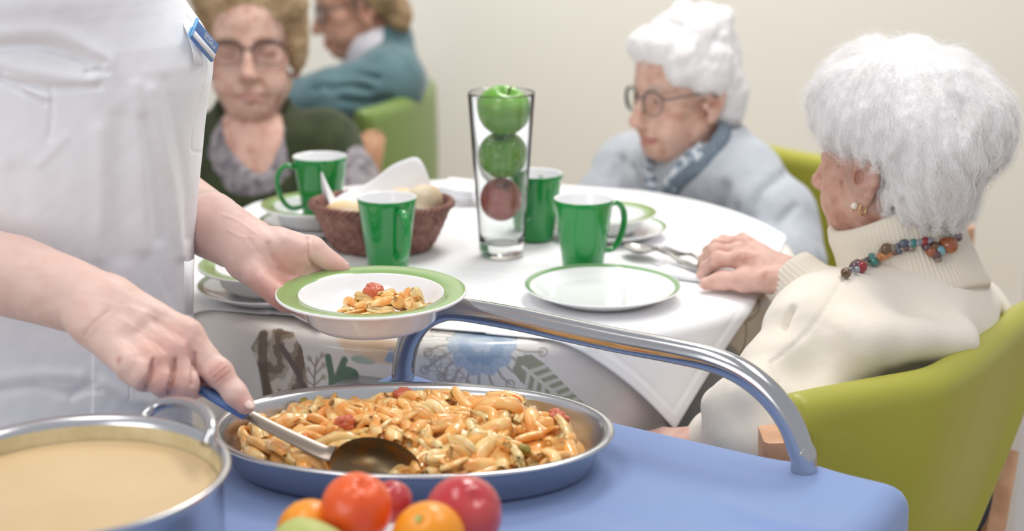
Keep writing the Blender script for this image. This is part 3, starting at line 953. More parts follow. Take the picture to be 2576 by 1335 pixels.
g = G(); v, f = box(TP(TW / 2, 0.40, TROLLEY_Z - 0.014), (TW + 0.16, 0.84, 0.016), 0.006, R=Rt); g.add(v, f); g.build('tray', M['steel_dull'], trol)
g = G(); v, f = box(TP(TW / 2, 0.40, 0.28), (TW + 0.12, 0.80, 0.016), 0.006, R=Rt); g.add(v, f); g.build('lower_tray', M['steel_dull'], trol)
for a_ in (0, TW):
    for b_ in (0.0, 0.80):
        g = G(); v, f = tube([TP(a_, b_, 0.10), TP(a_, b_, TROLLEY_Z - 0.02)], 0.0125, 18); g.add(v, f); lg = g.build('leg', M['steel_tube'], trol)
        g = G(); v, f = tube([TP(a_ - 0.01, b_, 0.05), TP(a_ + 0.01, b_, 0.05)], 0.05, 24); g.add(v, f); g.build('caster_wheel', M['screw'], lg)
# blue cloth: flat on the tray, draped over the two long edges and the far end
na, nb = 150, 170
a_ = np.linspace(-0.30, TW + 0.30, na); b_ = np.linspace(-0.16, 0.98, nb)
A_, B_ = np.meshgrid(a_, b_, indexing='ij')
def bend(x, lo, hi, rb):
    """fold a 1-D coordinate down over lo and hi: returns position and drop"""
    over = np.where(x < lo, lo - x, np.where(x > hi, x - hi, 0.0)); sg = np.where(x < lo, -1, 1)
    q = rb * math.pi / 2
    an = np.clip(over / rb, 0, math.pi / 2)
    pos = np.where(over > 0, np.where(x < lo, lo, hi) + sg * rb * np.sin(an), x)
    drop = np.where(over > 0, rb * (1 - np.cos(an)) + np.clip(over - q, 0, None), 0.0)
    return pos, drop
cloth_hi = TW + 0.068
pa, da = bend(A_, -0.016, cloth_hi, 0.020)
pb, db = bend(B_, -0.012, 0.815, 0.016)
bl = TP(0, 0, TROLLEY_Z) + te * pa[..., None] + td * pb[..., None]
wr = vnoise(np.stack([A_.ravel(), B_.ravel(), 0 * A_.ravel()], -1), 9, 21).reshape(A_.shape)
wr2 = np.exp(-((B_ - 0.10 - 0.35 * (A_ - TW) - 0.02 * np.sin(A_ * 30)) / 0.012) ** 2) * np.clip((A_ - TW + 0.12) / 0.1, 0, 1)
wr3 = np.exp(-((B_ - 0.20 + 0.6 * (A_ - TW)) / 0.010) ** 2) * np.clip((A_ - TW + 0.2) / 0.1, 0, 1)
flatm = np.clip((A_ - 0.42) / 0.04, 0, 1)
bl[..., 2] += 0.002 + 0.0050 * (wr2 + wr3) * flatm + 0.0016 * (wr + 1) * flatm + 0.004 * np.exp(-((B_ - 0.16 - 0.12 * A_ - 0.012 * np.sin(A_ * 22)) / 0.016) ** 2) * np.clip((A_ - 0.30) / 0.1, 0, 1)
bl[..., 2] -= np.maximum(da, db) + 0.35 * np.minimum(da, db)
bl += (te * np.sign(A_ - TW / 2)[..., None]) * (np.clip(da, 0, 0.3) * (0.10 + 0.10 * np.sin(B_ * 24)))[..., None]
# hump where the cloth rides over the foot of the rail
for aa_ in (0.0, TW):
    hump = 0.004 * np.exp(-(((A_ - aa_) / 0.022) ** 2 + ((B_ + 0.004) / 0.02) ** 2))
    bl[..., 2] += hump
g = G(); g.add(bl.reshape(-1, 3), grid_faces(na, nb)[:, ::-1])
bc = g.build('blue_cloth', M['blue_cloth'])
bc.modifiers.new('thick', 'SOLIDIFY').thickness = 0.0012
bc.modifiers['thick'].offset = 1
tag(bc, 'light blue cotton cloth covering the top of the serving trolley', 'cloth')
BZ = TROLLEY_Z + 0.0036

# ================================================================== OVAL PAN
PCx, PCy = -0.094, 1.339; PA_, PB_, PROT = 0.190, 0.123, math.radians(-3)
PH_ = 0.0385
def pan_ring(da, z, seg=160):
    t = np.arange(seg) / seg * 2 * math.pi
    e = 2 / 2.15
    x = (PA_ + da) * np.sign(np.cos(t)) * np.abs(np.cos(t)) ** e; y = (PB_ + da) * np.sign(np.sin(t)) * np.abs(np.sin(t)) ** e
    c, s_ = math.cos(PROT), math.sin(PROT)
    return np.stack([PCx + x * c - y * s_, PCy + x * s_ + y * c, np.full(seg, BZ + z)], -1)
prof = [(-0.19, 0.0012), (-0.030, 0.0012), (-0.024, 0.003), (-0.0195, 0.008), (-0.012, PH_ - 0.006), (-0.0095, PH_ - 0.0015), (-0.006, PH_ + 0.0005), (-0.001, PH_ + 0.0005), (0.0003, PH_ - 0.0012), (-0.001, PH_ - 0.003), (-0.0075, PH_ - 0.0035), (-0.0105, PH_ - 0.008), (-0.0175, 0.008), (-0.0225, 0.0015), (-0.029, 0.0), (-0.19, 0.0)]
prof[0] = (-0.1229, 0.0012); prof[-1] = (-0.1229, 0.0)
vs = np.concatenate([pan_ring(d_, z_) for d_, z_ in prof])
g = G(); g.add(vs, grid_faces(len(prof), 160, False, True)[:, ::-1])
pan = g.build('oval_pan', M['steel'])
tag(pan, 'shallow oval stainless steel pan heaped with pasta, on the blue cloth', 'pan')

# ================================================================== POT OF SOUP
ptc = np.array([-0.336, 1.068]); PR = 0.117; PTZ = CAM_Z - 0.45
hgt = PTZ - BZ
g = G()
pot_p = [(0, 0.001, 0), (PR - 0.012, 0.001, 0), (PR - 0.006, 0.006, 0), (PR - 0.0035, 0.02, 0), (PR - 0.0035, hgt - 0.012, 0), (PR + 0.001, hgt - 0.004, 0), (PR + 0.0035, hgt - 0.001, 0), (PR + 0.002, hgt + 0.0012, 0), (PR - 0.002, hgt, 0), (PR - 0.0052, hgt - 0.006, 1), (PR - 0.0062, hgt - 0.024, 1), (PR - 0.0062, 0.012, 0), (0, 0.010, 0)]
v, f, m_ = lathe(pot_p, 128, c=(ptc[0], ptc[1], BZ)); g.add(v, f, m_)
pot = g.build('soup_pot', [M['steel'], M['residue']], origin=(ptc[0], ptc[1], BZ))
tag(pot, 'large round steel pot full of pale creamy soup, at the front left', 'pot')
for sgn, name in ((1, 'handle'), (-1, 'handle')):
    if sgn > 0:
        px = [(352, 1072, 1.272), (368, 1042, 1.282), (400, 1018, 1.285), (445, 1010, 1.275), (492, 1019, 1.250), (522, 1044, 1.225), (532, 1082, 1.205), (518, 1120, 1.195)]
        pts = np.array([P(u, v_, z_) for u, v_, z_ in px])
        first = pts.copy()
    else:
        pts = first * np.array([1, 1, 1.0]); pts[:, :2] = 2 * ptc - pts[:, :2]
    g = G(); v, f = tube(catmull(pts, 8), 0.0048, 16); g.add(v, f); g.build(name, M['steel_tube'], pot)
t = np.linspace(0, 1, 30)
sv, sf, _m = lathe([(0, 0), (0.04, 0.0002), (0.08, 0.0), (PR - 0.012, 0.0), (PR - 0.0068, 0.0012)], 128, c=(ptc[0], ptc[1], PTZ - 0.020))
g = G(); g.add(sv, sf[:, ::-1])
tag(g.build('soup', M['soup']), 'smooth pale orange soup filling the big steel pot', 'soup', kind='stuff')

# ================================================================== FRUIT ON A WHITE PLATE
fc_ = P(985, 1330, 1.150)
fb = np.array([fc_[0], fc_[1], BZ])
bowl_p = [(0, .004), (.040, .004), (.055, .014), (.071, .036), (.0735, .0365), (.0735, .0345), (.058, .010), (.044, .0005), (0, .0005)]
g = G(); v, f, m_ = lathe(bowl_p, 72); g.add(v + fb, f)
tag(g.build('fruit_bowl', M['plate_white'], origin=fb), 'white bowl of fruit in front of the oval pan', 'bowl')
def fruit(name, label, c, r, m, R=None, dim=0.12, ridge=0.0, sq=0.94, cat=None, leaf=True, pear=0.0, seam=0.0):
    a = np.linspace(0, math.pi, 44)
    pr = [(r * math.sin(t) * (1 - pear * 0.35 * max(math.cos(t), 0)), r * sq * (math.cos(t) * (1 + pear * 0.5 * max(math.cos(t), 0)) - dim * math.exp(-(t / 0.22) ** 2))) for t in a]
    pr[0] = (0.0, pr[0][1]); pr[-1] = (0.0, pr[-1][1])
    v, f, _ = lathe(pr[::-1], 56)
    th = np.arctan2(v[:, 1], v[:, 0])
    if ridge:
        top = np.clip(v[:, 2] / r, 0, 1) ** 2
        v = v * (1 + ridge * top * np.sin(th * 7 + 1) + ridge * 0.6 * vnoise(v / r, 3, 4))[:, None]
    if seam:
        v = v * (1 - seam * np.exp(-(th / 0.12) ** 2) * np.sin(np.clip(np.arccos(np.clip(v[:, 2] / r, -1, 1)), 0, math.pi)))[:, None]
    R = np.eye(3) if R is None else R
    g = G(); g.add(v @ R.T + c, f); o = g.build(name, m, origin=c)
    tag(o, label, cat or name)
    if leaf:
        s_ = np.array([(0, 0, r * sq * (1 - dim) - 0.0005), (0, 0, r * sq * (1 - dim) + 0.0022)])
        v, f = tube(s_ @ R.T + c, 0.0028, 10); g = G(); g.add(v, f); g.build('stalk', M['stem'] if name != 'orange' else M['pear'], o)
    return o
fruit('tangerine', 'red-orange tangerine on top of the fruit bowl', P(897, 1277, 1.140), 0.0272, M['tangerine'], rotx(0.35) @ roty(0.3), 0.16, 0.016, 0.98, leaf=False)
fruit('orange', 'bright orange fruit with a green stalk scar at the front of the bowl', P(1078, 1352, 1.125), 0.0276, M['orange'], rotx(0.55) @ roty(-0.25), 0.07, 0, 0.96)
fruit('orange', 'orange fruit at the left of the bowl, behind the pale green pear', P(776, 1333, 1.150), 0.0245, M['orange'], rotx(-0.6) @ roty(-0.5), 0.07, 0, 0.95)
fruit('plum', 'large red plum at the right of the fruit bowl', P(1166, 1292, 1.165), 0.0302, M['plum'], rotx(0.7) @ roty(0.35), 0.10, 0.0, 1.0, leaf=False, seam=0.03)
fruit('plum', 'dull purple-red plum behind the red-orange tangerine', P(985, 1262, 1.185), 0.0170, M['plum'], rotx(0.4), 0.10, 0.0, 1.0, leaf=False, seam=0.03)
fruit('pear', 'pale green pear lying at the front left of the fruit bowl', P(765, 1392, 1.105), 0.0272, M['pear'], roty(1.35) @ rotx(0.1), 0.05, 0.0, 1.0, pear=0.55)
# ================================================================== PEOPLE
def skin_mat(name, s=1.0):
    m = mat(name, (220, 184, 166), 0.46, spec=0.4, sss=0.25, sss_r=(1.0, 0.35, 0.2), sss_scale=0.006, attr='tint', col2=(246, 236, 232), nscale=60, ncut=(0.45, 0.9),
            bump=('noise', 300, 0.08, 0.0005), bump2=('voronoi', 800, 0.06, 0.0003))
    return m
M['skin'] = skin_mat('skin')
M['skin_old'] = mat('aged_skin', (214, 176, 158), 0.5, spec=0.35, sss=0.2, sss_scale=0.005, attr='tint', col2=(222, 196, 186), nscale=45, ncut=(0.45, 0.75),
                    bump=('noise', 140, 0.25, 0.0011), bump2=('vert', 60, 0.35, 0.0012))
M['eye'] = mat('eye', (240, 238, 236), 0.1, attr='tint', coat=0.6)
M['hair_white'] = mat('white_hair', (240, 238, 238), 0.55, spec=0.3, bump=('noise', 240, 0.6, 0.003))
M['hair_white_strand'] = mat('white_hair_strand', (246, 244, 243), 0.45, spec=0.35)
M['hair_blond'] = mat('grey_blond_hair', (196, 172, 136), 0.5, spec=0.3, col2=(160, 134, 100), nscale=22, bump=('noise', 200, 0.5, 0.003))
M['hair_blond_strand'] = mat('grey_blond_strand', (204, 180, 146), 0.45, col2=(168, 140, 104), nscale=30)
M['hair_brown'] = mat('light_brown_hair', (178, 152, 116), 0.5, spec=0.3, col2=(142, 116, 84), nscale=22, bump=('noise', 200, 0.5, 0.003))
M['cream_knit'] = mat('cream_knit', (236, 227, 212), 0.9, sheen=0.35, bump=('knit', 210, 0.10, 0.0008), bump2=('noise', 700, 0.35, 0.0010))
M['cream_rib'] = mat('cream_rib', (234, 224, 207), 0.9, sheen=0.35, bump=('noise', 800, 0.3, 0.0008))
M['grey_knit'] = mat('pale_grey_knit', (186, 191, 198), 0.92, sheen=0.2, bump=('noise', 500, 0.3, 0.0010), col2=(178, 184, 191), nscale=40)
M['grey_trim'] = mat('slate_trim', (126, 140, 152), 0.9, bump=('noise', 400, 0.3, 0.001), col2=(108, 122, 136), nscale=120)
M['blouse'] = mat('patterned_blouse', (226, 232, 238), 0.8, col2=(122, 140, 158), nscale=95, ncut=(0.46, 0.54))
M['vest_green'] = mat('dark_green_knit', (60, 68, 40), 0.92, sheen=0.15, bump=('noise', 300, 0.4, 0.0015), col2=(48, 56, 32), nscale=30)
M['grey_top'] = mat('grey_lace_top', (158, 151, 154), 0.9, col2=(118, 111, 116), nscale=70, ncut=(0.45, 0.6))
M['teal_knit'] = mat('teal_knit', (96, 126, 132), 0.92, sheen=0.3, bump=('noise', 300, 0.3, 0.0015), col2=(82, 112, 118), nscale=24)
M['white_collar'] = mat('white_collar', (222, 218, 224), 0.8)
M['tunic'] = mat('white_uniform_cotton', (243, 243, 246), 0.82, sheen=0.1, bump=('noise', 1200, 0.12, 0.0005), bump2=('noise', 14, 0.3, 0.006))
M['trousers'] = mat('white_trousers', (236, 236, 240), 0.85)
M['frame_brown'] = mat('brown_glasses_frame', (92, 66, 58), 0.25, coat=0.3)
M['frame_grey'] = mat('grey_glasses_frame', (86, 92, 92), 0.3, metal=0.4)
M['lens'] = mat('spectacle_lens', (254, 254, 254), 0.0, trans=1.0, ior=1.04)
M['gold'] = mat('gold', (232, 196, 140), 0.2, metal=1.0)
M['pearl'] = mat('pearl', (240, 228, 214), 0.2, coat=0.6)
M['badge_blue'] = mat('badge_blue', (92, 128, 184), 0.35)
M['badge_edge'] = mat('badge_pale_blue', (130, 190, 236), 0.3)
M['badge_white'] = mat('badge_card', (236, 236, 238), 0.4)

LC = lambda c: np.array(lin(c)[:3])

class HS:
    """head space: x right of the person, y forward, z up"""
    def __init__(s, c, fwd, pitch=0.0, roll=0.0, sc=1.0):
        s.c = np.asarray(c, float); s.sc = sc
        s.R = basis((fwd[0], fwd[1], 0)) @ rotx(-math.radians(pitch)) @ roty(math.radians(roll))
    def w(s, p):
        return s.c + (np.asarray(p, float) * s.sc) @ s.R.T
    def l(s, p):
        return ((np.asarray(p, float) - s.c) @ s.R) / s.sc
    def ell(s, S, c, r, R=None, k=0.01, op='add'):
        S.ell(s.w(c), np.asarray(r, float) * s.sc, s.R if R is None else s.R @ R, k * s.sc, op)
    def cone(s, S, a, b, ra, rb=None, k=0.01, op='add'):
        rb = ra if rb is None else rb
        S.cone(s.w(a), s.w(b), ra * s.sc, rb * s.sc, k * s.sc, op)

def head(S, h, eye_open=0.0045, mouth=0.0, neck=True, neck_to=None, full=1.0):
    h.ell(S, (0, -.014, .038), (.070, .090, .080), k=0.001)
    h.ell(S, (0, .025, .028), (.060, .062, .062), k=.02)
    h.ell(S, (0, .030, -.035), (.054, .054, .070), k=.02)
    if neck:
        nb = h.l(neck_to) if neck_to is not None else np.array((0, -.05, -.19))
        h.cone(S, (0, -.020, -.055), nb, .050, .054, k=.025)
        h.cone(S, (0, .040, -.094), (nb * 0.45 + np.array((0, .018, -.055))), .015, .022, k=.03)
    for x in (-1, 1):
        h.cone(S, (x * .047, .004, -.058), (x * .018, .056, -.092), .017, .017, k=.03)
        h.ell(S, (x * .043, .050, -.022), (.020, .018, .016), k=.02)
        h.ell(S, (x * .033, .056, -.056), (.021 * full, .020 * full, .024), k=.02)
    h.ell(S, (0, .063, -.095), (.020, .016, .014), k=.02)
    h.ell(S, (0, .068, -.066), (.026, .018, .022), k=.018)
    for x in (-1, 1):
        h.cone(S, (x * .042, .064, .016), (x * .012, .078, .013), .009, .009, k=.012)
        h.ell(S, (x * .032, .091, -.003), (.019, .014, .012), k=.012, op='sub')
        h.ell(S, (x * .0315, .0675, -.004), (.0150, .0130, .0120), k=.005)
        h.cone(S, (x * .018, .0830, .0045), (x * .045, .0745, .0035), .0014, k=.004, op='sub')
        h.cone(S, (x * .020, .0815, -.0160), (x * .042, .0755, -.0170), .0014, k=.005, op='sub')
        if eye_open > 0.001:
            h.ell(S, (x * .0315, .0830, -.0060), (.0115, .009, eye_open), k=.002, op='sub')
        else:
            h.cone(S, (x * .019, .0815, -.0095), (x * .044, .0750, -.0095), .0012, k=.002, op='sub')
    h.cone(S, (0, .080, .004), (0, .102, -.040), .0078, .0105, k=.012)
    h.ell(S, (0, .104, -.042), (.0115, .0100, .0095), k=.006)
    for x in (-1, 1):
        h.ell(S, (x * .012, .092, -.046), (.0075, .0100, .0075), k=.006)
        h.ell(S, (x * .0065, .100, -.0530), (.0035, .005, .003), k=.003, op='sub')
        h.cone(S, (x * .022, .0765, -.0735), (0, .0880, -.0705 + 0.0), .0030, .0050, k=.005)
        h.cone(S, (x * .020, .0765, -.0765 - mouth), (0, .0865, -.0815 - mouth), .0030, .0058, k=.005)
        h.cone(S, (x * .026, .0775, -.0752 - mouth * .3), (0, .0945, -.0758 - mouth * .5), .0012 + mouth * .4, k=.002, op='sub')
        h.cone(S, (x * .0165, .0935, -.0450), (x * .0325, .0800, -.0780), .0022, k=.009, op='sub')
        h.cone(S, (x * .0300, .0735, -.0800), (x * .0270, .0650, -.1000), .0018, k=.008, op='sub')
        # ear: shell, rim, bowl, lobe, tragus
        er = rotz(-x * math.radians(24)) @ rotx(math.radians(14))
        h.ell(S, (x * .0735, -.009, -.014), (.0065, .0175, .0310), R=er, k=.006)
        rim = [(x * .0725, .006, -.004), (x * .0755, .004, .012), (x * .0785, -.007, .0185), (x * .0825, -.020, .011), (x * .0830, -.024, -.006), (x * .0800, -.021, -.023), (x * .0755, -.012, -.038), (x * .0735, -.004, -.046)]
        for a, b in zip(rim[:-1], rim[1:]):
            h.cone(S, a, b, .0036, .0036, k=.003)
        h.ell(S, (x * .0845, -.0065, -.012), (.0085, .0112, .0185), R=er, k=.0025, op='sub')
        h.ell(S, (x * .0800, .000, -.018), (.0080, .0060, .0090), R=er, k=.002, op='sub')
        anti = [(x * .0785, -.0135, .004), (x * .0795, -.0165, -.010), (x * .0780, -.0130, -.026), (x * .0760, -.0030, -.030)]
        for a, b in zip(anti[:-1], anti[1:]):
            h.cone(S, a, b, .0026, .0026, k=.003)
        h.ell(S, (x * .0735, -.003, -.044), (.0062, .0085, .0095), k=.006)
        h.ell(S, (x * .0735, .009, -.019), (.0050, .0050, .0075), k=.004)

SKIN = LC((224, 190, 176))
def face_tint(v, h, base=(222, 184, 166), lips=(188, 116, 108), brow=(170, 150, 132), spots=0, seed=0):
    q = h.l(v)
    c = np.tile(LC(base), (len(v), 1))
    def mixc(w, col_):
        c[:] = c * (1 - w[:, None]) + LC(col_) * w[:, None]
    for x in (-1, 1):
        d = np.linalg.norm((q - np.array((x * .042, .055, -.035))) / np.array((.028, .03, .022)), axis=1)
        mixc(0.40 * np.clip(1 - d, 0, 1), (206, 138, 122))
        d = seg_dist(q, np.array([(x * .046, .070, .0165), (x * .030, .083, .0195), (x * .014, .086, .0150)]))
        mixc(0.5 * np.clip((.0062 - d) / .003, 0, 1), brow)
        d = np.linalg.norm((q - np.array((x * .0315, .080, -.010))) / np.array((.020, .02, .014)), axis=1)
        mixc(0.45 * np.clip(1.2 - d, 0, 1), (186, 134, 122))
        d = np.linalg.norm((q - np.array((x * .078, -.010, -.016))) / np.array((.02, .025, .04)), axis=1)
        mixc(0.25 * np.clip(1.2 - d, 0, 1), (216, 158, 144))
    up = seg_dist(q, np.array([(-.022, .0785, -.0735), (0, .0920, -.0710), (.022, .0785, -.0735)]))
    lo = seg_dist(q, np.array([(-.020, .0785, -.0770), (0, .0920, -.0815), (.020, .0785, -.0770)]))
    mixc(0.85 * np.clip((.0058 - np.minimum(up, lo)) / .002, 0, 1), lips)
    d = np.linalg.norm((q - np.array((0, .108, -.044))) / .02, axis=1)
    mixc(0.3 * np.clip(1 - d, 0, 1), (206, 140, 126))
    r = np.random.default_rng(seed + 50)
    for _ in range(spots):
        p = q[r.integers(len(q))]
        d = np.linalg.norm(q - p, axis=1)
        mixc(r.uniform(.35, .8) * np.clip((r.uniform(.0012, .0032) - d) / .001, 0, 1), (160, 108, 84))
    c *= (1 + 0.05 * vnoise(q, 70, seed))[:, None]
    return np.clip(c, 0, 1)

def person(label, loc):
    return thing('person', label, 'person', loc)

def add_eyes(h, parent, look=(0, 0, 0)):
    for x in (-1, 1):
        c = np.array((x * .0315, .0665, -.005))
        v, f = ball((0, 0, 0), .0118, 20, 28, R=rotx(-math.pi / 2))
        d = unit(np.array((look[0], 1, look[2])))
        a = np.arccos(np.clip((v / .0118) @ d, -1, 1))
        col_ = np.tile(LC((236, 230, 226)), (len(v), 1))
        col_[a < 0.50] = LC((92, 104, 112)); col_[a < 0.22] = LC((16, 14, 14))
        g = G(); g.add(h.w(v + c), f, 0, col_); g.build('eye', M['eye'], parent)

def glasses(h, parent, m, half=(.0245, .0185), round_=2.6, thick=(.0016, .0016), browline=0.0, dz=-.004, y=.094):
    g = G(); lens = []
    t = np.linspace(0, 2 * math.pi, 48, endpoint=False); e = 2 / round_
    for x in (-1, 1):
        cx = x * .0335
        px = cx + half[0] * np.sign(np.cos(t)) * np.abs(np.cos(t)) ** e
        pz_ = dz + half[1] * np.sign(np.sin(t)) * np.abs(np.sin(t)) ** e
        py = y - 0.16 * np.abs(px) - 0.10 * (pz_ - dz)
        ring = np.stack([px, py, pz_], -1)
        r = thick[0] + browline * np.clip(np.sin(t), 0, 1) ** 0.7
        v, f = tube(h.w(ring), r * h.sc, 8, closed=True); g.add(v, f)
        lens.append(ring)
    br = [(-.0095, y - .002, dz + .006), (0, y + .002, dz + .009), (.0095, y - .002, dz + .006)]
    v, f = tube(h.w(catmull(br, 6)), .0014 * h.sc, 8); g.add(v, f)
    for x in (-1, 1):
        tm = [(x * .0565, y - .011, dz + .009), (x * .066, y - .022, dz + .010), (x * .0735, .040, .004), (x * .0775, .004, .002), (x * .0785, -.012, -.006), (x * .0770, -.022, -.024)]
        v, f = tube(h.w(catmull(tm, 6)), .0016 * h.sc, 8); g.add(v, f)
    o = g.build('glasses', m, parent)
    for ring in lens:
        c = ring.mean(0); n = len(ring)
        fr = np.concatenate([ring * 0.99 + c * 0.01 + np.array((0, .0006, 0)), [c + np.array((0, .0026, 0))]])
        bk_ = np.concatenate([ring * 0.99 + c * 0.01 - np.array((0, .0006, 0)), [c + np.array((0, .0010, 0))]])
        j = np.arange(n); j2 = (j + 1) % n
        g = G(); g.add(h.w(np.concatenate([fr, bk_])), [np.stack([j, j2, np.full(n, n)], -1), np.stack([j2 + n + 1, j + n + 1, np.full(n, 2 * n + 1)], -1), np.stack([j2, j, j + n + 1, j2 + n + 1], -1)])
        g.build('lens', M['lens'], o)
    return o

def vertex_normals(v, f):
    nrm = np.zeros_like(v)
    a = np.cross(v[f[:, 2]] - v[f[:, 0]], v[f[:, 3]] - v[f[:, 1]])
    for k in range(4):
        np.add.at(nrm, f[:, k], a)
    return nrm / (np.linalg.norm(nrm, axis=1, keepdims=True) + 1e-12)

def strands(name, v, f, m, parent, n, length, flow, lift=0.010, rad=0.00012, curl=0.0, steps=10, seed=1, keep=None, fuzz=0.3):
    """hair fibres that start on the hair volume and lie along the flow field"""
    from mathutils.kdtree import KDTree
    r = np.random.default_rng(seed)
    nr = vertex_normals(v, f)
    if keep is not None:
        ok = np.where(keep(v))[0]
    else:
        ok = np.arange(len(v))
    sel = r.choice(ok, n)
    kd = KDTree(len(v))
    for i, p in enumerate(v):
        kd.insert(p, i)
    kd.balance()
    p = v[sel] + r.normal(0, .0015, (n, 3)); nn = nr[sel]
    L = length * r.uniform(0.55, 1.25, n)
    h0 = r.uniform(0.0, 1.0, n) ** 2 * lift
    out = [p - nn * 0.004]
    dirn = flow(p)
    wob = r.normal(0, fuzz, (n, 3)); ph = r.uniform(0, 6.28, n)
    for k in range(1, steps):
        d = flow(p) + wob
        if curl:
            ax = np.cross(nn, d); d = d + curl * (np.sin(ph + k * 1.1)[:, None] * ax)
        d = d - nn * np.sum(d * nn, 1, keepdims=True)
        d /= np.linalg.norm(d, axis=1, keepdims=True) + 1e-9
        p = p + d * (L / steps)[:, None]
        t = k / (steps - 1)
        q = np.empty_like(p)
        for i in range(n):
            co, ix, _ = kd.find(p[i])
            q[i] = co; nn[i] = nr[ix]
        base = p - nn * np.sum((p - q) * nn, 1, keepdims=True)
        p = base
        out.append(base + nn * (h0 * t ** 1.3 + 0.0008)[:, None])
    pts = np.stack(out, 1)
    hc_ = bpy.data.hair_curves.new(name)
    hc_.add_curves([steps] * n)
    org = ORG[parent.name]
    hc_.attributes['position'].data.foreach_set('vector', (pts.reshape(-1, 3) - org).astype(np.float32).ravel())
    if 'radius' not in hc_.attributes:
        hc_.attributes.new('radius', 'FLOAT', 'POINT')
    rr = np.tile(np.linspace(1, 0.35, steps) * rad, n)
    hc_.attributes['radius'].data.foreach_set('value', rr.astype(np.float32))
    hc_.materials.append(m)
    o = bpy.data.objects.new(name, hc_)
    COL.objects.link(o); o.parent = parent; ORG[o.name] = org
    o['kind'] = 'stuff'
    return o

def torso(S, SL, SR, N, depth=0.11, wid=None, sh=0.055, hump=0.05, bust=0.0, off=0.0, low=0.42, k=0.04):
    """clothed or bare trunk between the shoulder joints SL (left) and SR (right), neck base N"""
    r = unit((SR - SL) * np.array([1, 1, 0])); f = np.array([-r[1], r[0], 0.0]); u = np.array([0, 0, 1.0])
    R = np.stack([r, f, u], 1); C = (SL + SR) / 2
    half = np.linalg.norm(SR - SL) / 2
    wid = wid or half + 0.01
    S.ell(C - u * 0.13 + f * 0.01, (wid + off, depth + off, 0.20 + off), R, k)
    S.ell(C - u * 0.03 - f * 0.01, (half + off, depth * 0.78 + off, 0.085 + off), R, k)
    S.ell(C - u * low + f * 0.02, (wid + 0.01 + off, depth + 0.03 + off, 0.20 + off), R, k)
    for s_ in (SL, SR):
        S.ell(s_, (sh + off,) * 3, None, k)
        S.cone(s_ + u * 0.005, N - u * 0.01, sh * 0.72 + off, 0.045 + off, k)
    if hump:
        S.ell(N - f * 0.045 - u * 0.045, (0.085 + off, hump + off, 0.06 + off), R, k)
    if bust:
        for x in (-1, 1):
            S.ell(C + r * x * half * 0.52 + f * depth * 0.75 - u * 0.17, (0.065 + off, 0.05 * bust + off, 0.06 + off), R, 0.05)
    return r, f, u, C

def groove(v, f, px, depth, w, facing=True):
    """press a thin seam into a finished surface along a line of photo pixels"""
    uu, vv, zz_ = proj(v)
    d = seg_dist(np.stack([uu, vv], -1), catmull(np.array(px, float), 6) if len(px) > 2 else np.array(px, float))
    nr = vertex_normals(v, f)
    m_ = (np.sum(nr * (CAMP - v), 1) > 0) if facing else np.ones(len(v), bool)
    return v - nr * (depth * np.exp(-(d / w) ** 2) * m_)[:, None]

# ------------------------------------------------------------------ 1. woman in the cream sweater (right)
fw4 = np.array((-.72, .69))
h4 = HS(P(2250, 384, 1.80), fw4, pitch=4, roll=0, sc=0.99)
N4 = P(2278, 705, 1.815)
p4 = person('elderly white-haired woman in a cream turtleneck sweater, seen from behind, hand on the table', (N4[0] + 0.02, N4[1] + 0.02, 0.02))
S = Sdf(h4.c + np.array((-.15, -.14, -.32)), h4.c + np.array((.15, .15, .15)), 0.0017)
head(S, h4, eye_open=0.003, neck_to=N4 - np.array((0, 0, .06)), full=1.05)
# slack neck skin and jowl folds
for a, b in (((-.050, .010, -.085), (-.020, -.005, -.150)), ((-.038, .035, -.095), (-.010, .020, -.150))):
    h4.cone(S, a, b, .006, .009, k=.012)
for a, b in (((-.060, .020, -.055), (-.050, .006, -.100)), ((-.064, .028, -.020), (-.060, .018, -.062)), ((-.058, .040, -.01), (-.057, .032, -.05)), ((-.049, .040, -.075), (-.040, .030, -.100))):
    h4.cone(S, a, b, .0008, .0008, k=.004, op='sub')
hv, hf = S.mesh(1)
tint4 = face_tint(hv, h4, (208, 166, 148), spots=70, seed=4)
g = G(); g.add(hv, hf, 0, tint4)
# the visible ear again at a finer grid, a hair's breadth outside the coarse one
ec = h4.w((-.077, -.004, -.016))
S = Sdf(ec - np.array((.036, .036, .046)), ec + np.array((.036, .036, .046)), 0.0008)
head(S, h4, eye_open=0.003, neck_to=N4 - np.array((0, 0, .06)), full=1.05)
xv, xf = S.copy_offset(.00035).mesh(1); g.add(xv, xf, 0, face_tint(xv, h4, (210, 168, 152), seed=4))
ER4 = P(2165, 862, 1.79)
